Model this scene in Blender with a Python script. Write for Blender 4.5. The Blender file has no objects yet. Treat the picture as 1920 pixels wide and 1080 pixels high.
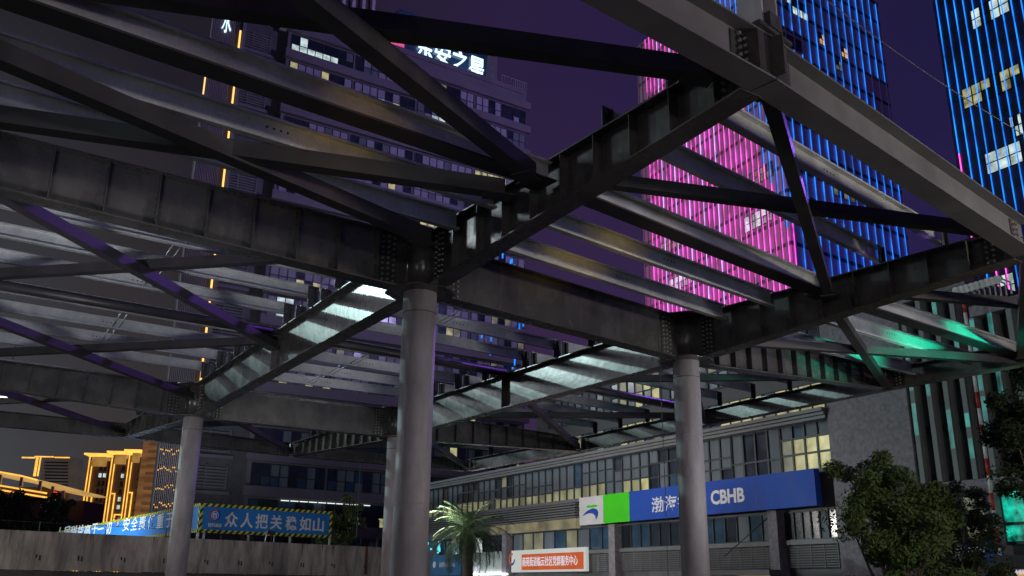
import bpy, math, random
from mathutils import Vector, Matrix
random.seed(7)
SC = bpy.context.scene
# ---------------------------------------------------------------- camera
F = 1750.0
TH = math.atan(F / 5447.0)
ROLL = math.radians(0.6)
CAM = Vector((0, 0, 1.6))
fwd = Vector((0, math.cos(TH), math.sin(TH)))
up0 = Vector((1, 0, 0)).cross(fwd)
cr = Vector((1, 0, 0)) * math.cos(ROLL) + up0 * math.sin(ROLL)
cu = -Vector((1, 0, 0)) * math.sin(ROLL) + up0 * math.cos(ROLL)
cam = bpy.data.objects.new('camera', bpy.data.cameras.new('camera'))
SC.collection.objects.link(cam)
cam.data.sensor_width = 36.0
cam.data.lens = F / 1920 * 36.0
cam.data.clip_end = 4000
cam.matrix_world = Matrix(((cr.x, cu.x, -fwd.x, CAM.x), (cr.y, cu.y, -fwd.y, CAM.y), (cr.z, cu.z, -fwd.z, CAM.z), (0, 0, 0, 1)))
SC.camera = cam
# ---------------------------------------------------------------- exposure, world, sun
SC.view_settings.view_transform = 'Standard'
SC.view_settings.look = 'None'
SC.view_settings.exposure = 0.18
SC.view_settings.gamma = 1.0
SC.cycles.use_denoising = True
SC.cycles.max_bounces = 6
SC.cycles.sample_clamp_indirect = 4.0
W = bpy.data.worlds.new('World')
SC.world = W
W.use_nodes = True
nt = W.node_tree
nt.nodes.clear()
wo = nt.nodes.new('ShaderNodeOutputWorld')
bg = nt.nodes.new('ShaderNodeBackground')
bg.inputs[1].default_value = 1.0
tc = nt.nodes.new('ShaderNodeTexCoord')
sx = nt.nodes.new('ShaderNodeSeparateXYZ')
nt.links.new(tc.outputs['Generated'], sx.inputs[0])
r1 = nt.nodes.new('ShaderNodeMapRange')          # azimuth, west to east
r1.inputs[1].default_value = -0.6; r1.inputs[2].default_value = 0.6
nt.links.new(sx.outputs[0], r1.inputs[0])
def ramp(tree, stops):
    n = tree.nodes.new('ShaderNodeValToRGB')
    el = n.color_ramp.elements
    el[0].position, el[0].color = stops[0][0], (*stops[0][1], 1)
    el[1].position, el[1].color = stops[-1][0], (*stops[-1][1], 1)
    for p, c in stops[1:-1]:
        e = el.new(p); e.color = (*c, 1)
    return n
low = ramp(nt, [(0, (.055, .066, .085)), (.18, (.042, .037, .036)), (.34, (.020, .017, .024)), (.55, (.036, .019, .058)), (.8, (.024, .016, .068)), (1, (.025, .014, .075))])
high = ramp(nt, [(0, (.011, .010, .015)), (.3, (.013, .011, .018)), (.5, (.021, .012, .044)), (.62, (.018, .011, .047)), (.8, (.012, .009, .042)), (1, (.010, .008, .048))])
nt.links.new(r1.outputs[0], low.inputs[0]); nt.links.new(r1.outputs[0], high.inputs[0])
r2 = nt.nodes.new('ShaderNodeMapRange')
r2.inputs[1].default_value = 0.10; r2.inputs[2].default_value = 0.52
nt.links.new(sx.outputs[2], r2.inputs[0])
nz = nt.nodes.new('ShaderNodeTexNoise'); nz.inputs['Scale'].default_value = 2.4; nz.inputs['Detail'].default_value = 5
nt.links.new(tc.outputs['Generated'], nz.inputs[0])
ad = nt.nodes.new('ShaderNodeMath'); ad.operation = 'MULTIPLY_ADD'; ad.inputs[1].default_value = 1.1; ad.inputs[2].default_value = -.55
nt.links.new(nz.outputs[0], ad.inputs[0])
a2 = nt.nodes.new('ShaderNodeMath'); a2.operation = 'ADD'; a2.use_clamp = True
nt.links.new(ad.outputs[0], a2.inputs[0]); nt.links.new(r2.outputs[0], a2.inputs[1])
mx = nt.nodes.new('ShaderNodeMix'); mx.data_type = 'RGBA'
nt.links.new(a2.outputs[0], mx.inputs[0]); nt.links.new(low.outputs[0], mx.inputs[6]); nt.links.new(high.outputs[0], mx.inputs[7])
nt.links.new(mx.outputs[2], bg.inputs[0]); nt.links.new(bg.outputs[0], wo.inputs[0])
# weak fill sun added for general city glow, along the floodlight's raking direction
SUN = Vector((1.57, -0.66, -0.50)).normalized()
sl = bpy.data.lights.new('city_glow', 'SUN')
sl.energy = 0.30; sl.angle = math.radians(8); sl.color = (.85, .93, 1.0)
so = bpy.data.objects.new('city_glow', sl)
so.rotation_euler = SUN.to_track_quat('-Z', 'Y').to_euler()
so.location = (-60, 30, 40)
SC.collection.objects.link(so)
# site floodlight on a mast out to the left: it throws the purlin shadows on the girder webs
FLOOD = 27000
fl_ = bpy.data.lights.new('site_floodlight', 'SPOT')
fl_.energy = FLOOD; fl_.color = (.66, 1.0, .95); fl_.spot_size = math.radians(46); fl_.spot_blend = .25; fl_.shadow_soft_size = .3
fo_ = bpy.data.objects.new('site_floodlight', fl_)
fo_.location = Vector((0, 24, 7.5)) - SUN * 62
fo_.rotation_euler = SUN.to_track_quat('-Z', 'Y').to_euler()
SC.collection.objects.link(fo_)
# violet spot added to light the office block, standing in for the towers' glow
wl_ = bpy.data.lights.new('tower_wash', 'SPOT'); wl_.energy = 56000; wl_.color = (.56, .46, 1.0); wl_.spot_size = math.radians(75); wl_.spot_blend = .8; wl_.shadow_soft_size = 4
wo_ = bpy.data.objects.new('tower_wash', wl_); wo_.location = (44, 66, 52)
wo_.rotation_euler = (Vector((-8, 105, 62)) - wo_.location).to_track_quat('-Z', 'Y').to_euler()
SC.collection.objects.link(wo_)
# fill lamps added out of view, on made-up street lamp posts: (x, y, z, watts, colour, radius)
FILL_LAMPS = [(7, -11, 5.2, 1450, (1.0, .90, .93), .6), (-13, -7, 5.5, 650, (1.0, .92, .90), .6), (24, 4, 5.6, 1300, (.95, .90, 1.0), .6), (-20, 14, 4.6, 250, (1.0, .97, .93), .5), (-31, 39, 6.5, 900, (.9, 1.0, 1.0), .4), (15.5, 10, 6.6, 1900, (1.0, .93, .8), .4)]

# ---------------------------------------------------------------- helpers
def ray(x, y):
    return (fwd * F + cr * (x - 960) + cu * (540 - y)).normalized()
def onz(x, y, z):
    d = ray(x, y); return CAM + d * ((z - CAM.z) / d.z)
def at(x, y, Y):
    d = ray(x, y); return CAM + d * (Y / d.y)
def hor(x):
    lo, hi = 900.0, 1300.0
    for _ in range(40):
        m = (lo + hi) / 2
        if ray(x, m).z > 0: lo = m
        else: hi = m
    return m
def dvp(x):
    d = ray(x, hor(x)); return Vector((d.x, d.y, 0)).normalized()
Z = Vector((0, 0, 1))

class Plane:
    """a vertical wall plane: origin p, direction d, outward normal n (towards the viewer's side)"""
    def __init__(s, p, d):
        s.p = Vector((p[0], p[1], 0)); s.d = Vector((d[0], d[1], 0)).normalized()
        n = Vector((-s.d.y, s.d.x, 0))
        if n.dot(-s.p) < 0: n = -n
        s.n = n
    def uv(s, x, y, w=0.0):
        r = ray(x, y); t = (s.p + s.n * w - CAM).dot(s.n) / r.dot(s.n)
        q = CAM + r * t
        return (q - s.p).dot(s.d), q.z
    def P(s, u, w, z):
        return s.p + s.d * u + s.n * w + Z * z

class MB:
    def __init__(s): s.v = []; s.f = []; s.m = []; s.mi = 0; s.smooth = set(); s.st = []
    def face(s, pts, sm=False):
        s.st.append((len(s.v), len(s.f))); b = len(s.v); s.v += [Vector(p) for p in pts]
        s.f.append(tuple(range(b, b + len(pts)))); s.m.append(s.mi)
        if sm: s.smooth.add(len(s.f) - 1)
        return s
    def hexa(s, c):
        """8 corners: bottom 4 ccw, top 4 ccw"""
        s.st.append((len(s.v), len(s.f))); b = len(s.v); s.v += [Vector(p) for p in c]
        q = [(0, 3, 2, 1), (4, 5, 6, 7), (0, 1, 5, 4), (1, 2, 6, 5), (2, 3, 7, 6), (3, 0, 4, 7)]
        # orient outwards
        ctr = sum((Vector(p) for p in c), Vector()) / 8
        for a in q:
            p0, p1, p2 = (s.v[b + a[0]], s.v[b + a[1]], s.v[b + a[2]])
            nn = (p1 - p0).cross(p2 - p0)
            if nn.dot((p0 + p2) / 2 - ctr) < 0: a = a[::-1]
            s.f.append(tuple(b + i for i in a)); s.m.append(s.mi)
        return s
    def fbox(s, o, X, Y, Zv, a, b):
        """box in a frame; a, b opposite corners in (X,Y,Z) coordinates"""
        g = lambda i, j, k: o + X * i + Y * j + Zv * k
        return s.hexa([g(a[0], a[1], a[2]), g(b[0], a[1], a[2]), g(b[0], b[1], a[2]), g(a[0], b[1], a[2]),
                       g(a[0], a[1], b[2]), g(b[0], a[1], b[2]), g(b[0], b[1], b[2]), g(a[0], b[1], b[2])])
    def pb(s, pl, u0, u1, w0, w1, z0, z1):
        return s.fbox(pl.p, pl.d, pl.n, Z, (u0, w0, z0), (u1, w1, z1))
    def bar(s, a, b, w, h=None, side=None):
        a = Vector(a); b = Vector(b); d = (b - a); L = d.length; d.normalize()
        if h is None: h = w
        sd = side or d.cross(Z)
        if sd.length < 1e-4: sd = Vector((1, 0, 0))
        sd = sd.normalized(); u = sd.cross(d).normalized()
        return s.fbox(a, d, sd, u, (0, -w / 2, -h / 2), (L, w / 2, h / 2))
    def tube(s, a, b, r0, r1=None, n=14, caps=True):
        a = Vector(a); b = Vector(b); d = (b - a).normalized()
        r1 = r0 if r1 is None else r1
        x = d.orthogonal().normalized(); y = d.cross(x)
        s.st.append((len(s.v), len(s.f))); k = len(s.v)
        for (p, r) in ((a, r0), (b, r1)):
            for i in range(n):
                t = 2 * math.pi * i / n
                s.v.append(p + x * (math.cos(t) * r) + y * (math.sin(t) * r))
        for i in range(n):
            j = (i + 1) % n
            s.smooth.add(len(s.f)); s.f.append((k + i, k + j, k + n + j, k + n + i)); s.m.append(s.mi)
        if caps:
            s.f.append(tuple(k + i for i in range(n))[::-1]); s.m.append(s.mi)
            s.f.append(tuple(k + n + i for i in range(n))); s.m.append(s.mi)
        return s
    def build(s, name, mats, parent=None, loc=None):
        o0 = Vector(loc) if loc is not None else (parent['_o'] if parent is not None and '_o' in parent else Vector((0, 0, 0)))
        o0 = Vector(o0)
        me = bpy.data.meshes.new(name)
        me.from_pydata([tuple(v - o0) for v in s.v], [], s.f)
        if not isinstance(mats, (list, tuple)): mats = [mats]
        for m in mats: me.materials.append(m)
        me.polygons.foreach_set('material_index', s.m)
        me.polygons.foreach_set('use_smooth', [i in s.smooth for i in range(len(s.f))])
        me.update()
        o = bpy.data.objects.new(name, me)
        SC.collection.objects.link(o)
        if parent is not None: o.parent = parent
        else: o.location = o0
        o['_o'] = tuple(o0)
        return o

def each(mb, name, mat_, parent):
    st = mb.st + [(len(mb.v), len(mb.f))]
    for (v0, f0), (v1, f1) in zip(st, st[1:]):
        q = MB(); q.v = mb.v[v0:v1]; q.f = [tuple(i - v0 for i in f) for f in mb.f[f0:f1]]; q.m = [0] * (f1 - f0)
        q.smooth = {i - f0 for i in mb.smooth if f0 <= i < f1}; q.build(name, mat_, parent)
def tag(o, label, cat, group=None, kind=None):
    if label: o['label'] = label
    if cat: o['category'] = cat
    if group: o['group'] = group
    if kind: o['kind'] = kind
    return o
def thing(name, label, cat, loc, group=None):
    o = bpy.data.objects.new(name, None)
    SC.collection.objects.link(o)
    o.location = Vector(loc); o['_o'] = tuple(o.location)
    o.empty_display_size = .3
    return tag(o, label, cat, group)
def struct(name, mb, mat):
    return tag(mb.build(name, mat), None, None, None, 'structure')

# ---------------------------------------------------------------- materials
def newmat(name):
    m = bpy.data.materials.new(name); m.use_nodes = True
    return m, m.node_tree, m.node_tree.nodes['Principled BSDF']
def pos(t):
    g = t.nodes.new('ShaderNodeNewGeometry'); return g.outputs['Position']
def mat(name, col, rough=.6, metal=0.0, var=.25, scale=3.0, bump=0.0, stretch=(1, 1, 1), spec=.5, rvar=.15, detail=6, bscale=None):
    m, t, p = newmat(name)
    mp = t.nodes.new('ShaderNodeMapping'); mp.inputs['Scale'].default_value = stretch
    t.links.new(pos(t), mp.inputs[0])
    n = t.nodes.new('ShaderNodeTexNoise'); n.inputs['Scale'].default_value = scale; n.inputs['Detail'].default_value = detail
    n.inputs['Roughness'].default_value = .62
    t.links.new(mp.outputs[0], n.inputs[0])
    r = ramp(t, [(.3, tuple(c * (1 - var) for c in col)), (.7, tuple(min(1, c * (1 + var)) for c in col))])
    t.links.new(n.outputs[0], r.inputs[0]); t.links.new(r.outputs[0], p.inputs['Base Color'])
    mr = t.nodes.new('ShaderNodeMapRange'); mr.inputs[3].default_value = max(.05, rough - rvar); mr.inputs[4].default_value = min(1, rough + rvar)
    t.links.new(n.outputs[0], mr.inputs[0]); t.links.new(mr.outputs[0], p.inputs['Roughness'])
    p.inputs['Metallic'].default_value = metal
    p.inputs['Specular IOR Level'].default_value = spec
    if bump:
        b = t.nodes.new('ShaderNodeBump'); b.inputs['Strength'].default_value = bump; b.inputs['Distance'].default_value = .02
        n2 = t.nodes.new('ShaderNodeTexNoise'); n2.inputs['Scale'].default_value = bscale or scale * 6; n2.inputs['Detail'].default_value = 4
        t.links.new(mp.outputs[0], n2.inputs[0])
        t.links.new(n2.outputs[0], b.inputs['Height']); t.links.new(b.outputs[0], p.inputs['Normal'])
    return m
def emit(name, col, s, var=0.0, scale=2.0, light=True, stretch=(1, 1, 1)):
    m, t, p = newmat(name)
    p.inputs['Base Color'].default_value = (*[min(.8, c * .3) for c in col], 1)
    p.inputs['Roughness'].default_value = .4
    p.inputs['Emission Strength'].default_value = s
    if var:
        mp = t.nodes.new('ShaderNodeMapping'); mp.inputs['Scale'].default_value = stretch
        t.links.new(pos(t), mp.inputs[0])
        n = t.nodes.new('ShaderNodeTexNoise'); n.inputs['Scale'].default_value = scale; n.inputs['Detail'].default_value = 5
        t.links.new(mp.outputs[0], n.inputs[0])
        r = ramp(t, [(.33, tuple(c * (1 - var) for c in col)), (.68, col)])
        t.links.new(n.outputs[0], r.inputs[0]); t.links.new(r.outputs[0], p.inputs['Emission Color'])
    else:
        p.inputs['Emission Color'].default_value = (*col, 1)
    if not light: m.cycles.emission_sampling = 'NONE'
    return m
def grime(m, amt, col=(.16, .14, .12), stretch=(3.5, 3.5, .5), lo=.52, hi=.72):
    """rust runs and pale dust over an existing painted material"""
    t = m.node_tree; p = t.nodes['Principled BSDF']; src = p.inputs['Base Color'].links[0].from_socket
    mp = t.nodes.new('ShaderNodeMapping'); mp.inputs['Scale'].default_value = stretch
    t.links.new(pos(t), mp.inputs[0])
    n = t.nodes.new('ShaderNodeTexNoise'); n.inputs['Scale'].default_value = 1.7; n.inputs['Detail'].default_value = 9; n.inputs['Roughness'].default_value = .7
    t.links.new(mp.outputs[0], n.inputs[0])
    r = t.nodes.new('ShaderNodeMapRange'); r.inputs[1].default_value = lo; r.inputs[2].default_value = hi; r.inputs[4].default_value = amt
    t.links.new(n.outputs[0], r.inputs[0])
    mx = t.nodes.new('ShaderNodeMix'); mx.data_type = 'RGBA'; mx.inputs[7].default_value = (*col, 1)
    t.links.new(r.outputs[0], mx.inputs[0]); t.links.new(src, mx.inputs[6]); t.links.new(mx.outputs[2], p.inputs['Base Color'])
def galv():
    m, t, p = newmat('galvanised_steel')
    vo = t.nodes.new('ShaderNodeTexVoronoi'); vo.inputs['Scale'].default_value = 38
    t.links.new(pos(t), vo.inputs['Vector'])
    n = t.nodes.new('ShaderNodeTexNoise'); n.inputs['Scale'].default_value = 1.6; n.inputs['Detail'].default_value = 8; n.inputs['Roughness'].default_value = .7
    t.links.new(pos(t), n.inputs[0])
    r = ramp(t, [(.30, (.44, .45, .44)), (.50, (.60, .61, .60)), (.70, (.76, .77, .77))])
    t.links.new(n.outputs[0], r.inputs[0])
    mix = t.nodes.new('ShaderNodeMix'); mix.data_type = 'RGBA'; mix.blend_type = 'MULTIPLY'; mix.inputs[0].default_value = .28
    vr = ramp(t, [(0, (.55, .55, .56)), (1, (1, 1, 1))])
    sp = t.nodes.new('ShaderNodeSeparateColor'); t.links.new(vo.outputs['Color'], sp.inputs[0])
    t.links.new(sp.outputs[0], vr.inputs[0])
    t.links.new(r.outputs[0], mix.inputs[6]); t.links.new(vr.outputs[0], mix.inputs[7])
    t.links.new(mix.outputs[2], p.inputs['Base Color'])
    mr = t.nodes.new('ShaderNodeMapRange'); mr.inputs[3].default_value = .28; mr.inputs[4].default_value = .45
    t.links.new(sp.outputs[1], mr.inputs[0]); t.links.new(mr.outputs[0], p.inputs['Roughness'])
    p.inputs['Metallic'].default_value = .45
    return m
M = {}
M['paint'] = mat('grey_steel_paint', (.056, .052, .052), .27, 0, .42, 1.3, .15, rvar=.12, bscale=5)
M['tubepaint'] = mat('dark_brace_paint', (.032, .028, .032), .45, 0, .35, 2.0, .1)
M['column'] = mat('column_grey_paint', (.31, .29, .31), .55, 0, .30, 2.2, .15, (1, 1, .35))
M['stain'] = mat('splice_primer', (.028, .026, .025), .6, .2, .5, 9, .3)
M['bolt'] = mat('bolt_steel', (.2, .19, .18), .4, .5, .3, 9)
M['galv'] = galv()
grime(M['paint'], .55, (.125, .105, .09)); grime(M['column'], .5, (.13, .115, .11), (2.5, 2.5, .35), .5, .75)
M['cleat'] = mat('cleat_dark_steel', (.05, .05, .055), .5, .2, .3, 8)
M['rod'] = mat('rod_zinc', (.5, .5, .5), .35, .6, .2, 8)
M['concrete'] = mat('stained_concrete', (.34, .31, .28), .85, 0, .5, 1.1, .4, (1, 1, .45), bscale=9)
grime(M['concrete'], .8, (.11, .095, .085), (2.2, 2.2, .3), .47, .68)
M['concrete2'] = mat('dark_concrete', (.07, .066, .064), .9, 0, .3, 2)
M['asphalt'] = mat('asphalt', (.05, .05, .05), .9, 0, .2, 6, .2)
M['stone'] = mat('grey_granite', (.21, .19, .215), .8, 0, .35, 5, .25)
M['clad'] = mat('grey_cladding', (.085, .085, .095), .6, 0, .2, 1.2)
M['clad2'] = mat('light_grey_panel', (.15, .15, .16), .55, 0, .2, 1.4)
M['cladpurple'] = mat('violet_grey_cladding', (.145, .13, .16), .6, 0, .15, .3)
M['frame'] = mat('dark_window_frame', (.03, .035, .045), .5, .2, .2, 5)
M['glass'] = mat('night_glass', (.02, .026, .04), .12, 0, .5, .5, spec=.9)
M['glassblue'] = mat('blue_night_glass', (.03, .07, .12), .15, 0, .5, .6, spec=.9)
M['blind'] = mat('window_blind', (.30, .28, .36), .7, 0, .2, .8, stretch=(6, 6, .2))
M['blindgrey'] = mat('window_blind_grey', (.115, .14, .17), .7, 0, .25, .8, stretch=(6, 6, .2))
M['lity'] = emit('lit_window_yellow', (.85, .78, .36), .55, .8, 1.1, False)
M['litdim'] = emit('lit_window_dim', (.42, .40, .25), .34, .8, 1.0, False)
M['litrow'] = emit('lit_office_low', (.50, .48, .26), .42, .85, .9, False)
M['litw'] = emit('lit_window_white', (.75, .95, .92), .85, .7, 1.1, False)
M['litc'] = emit('ceiling_light_strip', (.9, 1, .95), 1.1, 0, 1, False)
M['litorange'] = emit('lit_window_orange', (1, .55, .2), .8, .5, 1.5, False)
M['whiteface'] = mat('white_sign_board', (.62, .62, .63), .5, 0, .08, 1)
M['bankblue'] = mat('bank_sign_blue', (.018, .075, .42), .6, 0, .12, .8, spec=.2)
M['bankgreen'] = mat('bank_sign_green', (.06, .62, .015), .6, 0, .08, .8, spec=.2)
M['bannerblue'] = mat('banner_blue', (.006, .19, .62), .55, 0, .1, .6)
M['orange'] = emit('orange_sign_face', (.85, .14, .02), .42, .25, .8, False)
M['signwhite'] = emit('lit_sign_white', (.8, .82, .78), .45, .15, .5, False)
M['letter'] = mat('white_letter', (.75, .75, .78), .5, 0, .05, 2)
M['letterlit'] = emit('lit_letter_white', (.85, .85, .95), .55, 0, 1, False)
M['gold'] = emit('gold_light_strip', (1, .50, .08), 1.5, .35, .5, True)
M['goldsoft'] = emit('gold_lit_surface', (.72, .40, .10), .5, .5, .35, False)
M['amber'] = emit('amber_light_strip', (1, .55, .16), 1.4, 0, 1, False)
M['pink'] = emit('pink_led', (1, .08, .62), 2.8, .85, .4, True, (1, 1, 1))
M['pinkpale'] = emit('pale_pink_led', (.85, .30, .95), 2.3, .5, .5)
M['blue'] = emit('blue_led', (.01, .22, .95), 2.2, .75, .35)
M['teal'] = emit('teal_screen', (.01, .62, .42), 1.0, .97, 2.6)
M['tealpatch'] = emit('painted_teal_light', (.04, .34, .30), .55, .95, 1.3, False)
M['starlet'] = emit('sign_letter_glow', (.55, .78, 1), 1.8)
M['redlamp'] = emit('red_lamp', (1, .03, .02), 1.5, 0, 1, False)
M['lamp'] = emit('white_lamp', (.95, 1, 1), 6, 0, 1, False)
M['red'] = mat('red_paint', (.42, .03, .02), .5)
M['white'] = mat('white_paint', (.65, .65, .65), .5)
M['bark'] = mat('bark', (.09, .07, .05), .9, 0, .4, 8, .5)
M['leaf'] = mat('leaf_green', (.10, .155, .045), .5, 0, .55, 5)
M['leafdark'] = mat('leaf_dark', (.028, .045, .016), .5, 0, .5, 5)
M['palm'] = mat('palm_leaf', (.06, .105, .045), .45, 0, .45, 4)
M['brick'] = mat('tan_brick', (.30, .13, .05), .8, 0, .35, .6, stretch=(1, 1, 6))
M['tower'] = mat('tower_wall', (.55, .45, .62), .7, 0, .15, .15)
M['fin'] = mat('light_fin', (.16, .17, .17), .6, 0, .2, 2)
M['flute'] = mat('fluted_cladding', (.30, .27, .28), .6, 0, .25, .2)
M['fluteback'] = mat('fluted_recess', (.05, .045, .05), .7, 0, .25, .2)
M['wire'] = mat('black_cable', (.02, .02, .02), .6)

def hazard(name, dirv):
    m, t, p = newmat(name)
    dp = t.nodes.new('ShaderNodeVectorMath'); dp.operation = 'DOT_PRODUCT'
    t.links.new(pos(t), dp.inputs[0]); dp.inputs[1].default_value = tuple(dirv * 1.0 + Z * (-.9))
    md = t.nodes.new('ShaderNodeMath'); md.operation = 'PINGPONG'; md.inputs[1].default_value = .15
    t.links.new(dp.outputs['Value'], md.inputs[0])
    gt = t.nodes.new('ShaderNodeMath'); gt.operation = 'GREATER_THAN'; gt.inputs[1].default_value = .075
    t.links.new(md.outputs[0], gt.inputs[0])
    r = ramp(t, [(0, (.012, .012, .012)), (1, (.62, .62, .03))]); r.color_ramp.interpolation = 'CONSTANT'
    r.color_ramp.elements[1].position = .5
    t.links.new(gt.outputs[0], r.inputs[0]); t.links.new(r.outputs[0], p.inputs['Base Color'])
    p.inputs['Roughness'].default_value = .5
    return m

# ---------------------------------------------------------------- text
def text_on(pl, s, u, z, h, w, name, material, parent=None, condense=1.0, bold=.012, ext=.02, flip=False):
    """letters on plane pl: left edge at u (reading direction towards the viewer's right), baseline z, cap height h, at depth w"""
    c = bpy.data.curves.new(name, 'FONT'); c.body = s; c.size = 1.0; c.offset = bold; c.extrude = .5
    c.resolution_u = 3
    o = bpy.data.objects.new(name, c); SC.collection.objects.link(o)
    dg = bpy.context.evaluated_depsgraph_get(); dg.update()
    me = bpy.data.meshes.new_from_object(o.evaluated_get(dg))
    bpy.data.objects.remove(o)
    xs = [v.co.x for v in me.vertices]; ys = [v.co.y for v in me.vertices]
    if not xs: return None
    x0, y0 = min(xs), min(ys); k = h / (max(ys) - y0)
    rd = pl.d if pl.d.dot(Z.cross(pl.n)) > 0 else -pl.d     # reading direction seen from the front
    org = pl.P(u, w, z)
    po = Vector(parent['_o']) if parent is not None else Vector((0, 0, 0))
    for v in me.vertices:
        q = org + rd * ((v.co.x - x0) * k * condense) + Z * ((v.co.y - y0) * k) + pl.n * (v.co.z * 2 * ext)
        v.co = q - po
    me.materials.clear(); me.materials.append(material); me.name = name
    ob = bpy.data.objects.new(name, me); SC.collection.objects.link(ob)
    if parent is not None: ob.parent = parent
    ob['_o'] = tuple(po)
    return ob

# ================================================================ GROUND
g = MB(); g.face([(-1500, -1500, 0), (1500, -1500, 0), (1500, 2500, 0), (-1500, 2500, 0)])
struct('ground', g, M['asphalt'])

# ================================================================ CANOPY
ZT = 7.6
N = {(0, 1): (2.82, 9.35), (0, 0): (-1.64, 15.94), (0, -2): (-9.99, 29.29), (0, -3): (-15.08, 36.72),
     (1, 1): (8.79, 14.93), (1, 0): (4.02, 20.98), (1, -2): (-4.05, 33.07), (1, -3): (-9.64, 41.63),
     (2, 1): (15.0, 19.75), (2, 0): (10.66, 26.01), (2, -2): (2.86, 39.21), (2, -3): (-2.1, 46.6),
     (-1, 1): (-3.9, 3.8), (-1, 0): (-8.2, 11.2), (-1, -2): (-16.1, 24.8), (-1, -3): (-21.3, 32.4)}
N = {k: Vector((v[0], v[1], 0)) for k, v in N.items()}
def node(i, j):
    ks = [1, 0, -2, -3]
    def onj(ii):
        for a, b in zip(ks, ks[1:]):
            if b <= j <= a:
                t = (a - j) / (a - b); return N[(ii, a)].lerp(N[(ii, b)], t)
    i0 = math.floor(i); f = i - i0
    return onj(int(i0)) if f < 1e-6 else onj(int(i0)).lerp(onj(int(i0) + 1), f)

colname = {(0, 0): 'thick front steel column', (1, 0): 'right steel column', (0, -2): 'left steel column', (1, -2): 'rear steel column'}
collab = {(0, 0): 'thick grey round steel column in the middle, nearest to the viewer, light patches down its left side',
          (1, 0): 'grey round steel column standing in front of the blue bank sign',
          (0, -2): 'grey round steel column standing in front of the blue slogan banners',
          (1, -2): 'rear grey round steel column half hidden behind the thick middle column'}
for (i, j) in [(0, 0), (1, 0), (0, -2), (1, -2)]:
    p = N[(i, j)]
    t = thing('steel_column', collab[(i, j)], 'column', p, 'round columns carrying the steel canopy')
    s = MB(); s.tube(p, p + Z * 6.59, .30, n=40); s.build('shaft', M['column'], t)
    for zz in (2.80, 2.90, 4.9):
        s = MB(); s.tube(p + Z * zz, p + Z * (zz + .010), .3025, n=40); s.build('weld_seam', M['column'], t)
    s = MB(); s.tube(p + Z * 6.2, p + Z * 6.215, .303, n=40); s.build('weld_seam', M['paint'], t)
    s = MB(); s.tube(p + Z * 6.625, p + Z * 7.6, .29, n=40); s.build('column_head', M['paint'], t)
    s = MB(); s.tube(p + Z * 6.59, p + Z * 6.625, .64, n=8); s.build('cap_plate', M['paint'], t)
    s = MB(); s.tube(p + Z * 7.602, p + Z * 7.64, .66, n=8); s.build('top_plate', M['paint'], t)
    s = MB(); s.tube(p, p + Z * .05, .5, n=24); s.build('base_plate', M['column'], t)

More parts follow.
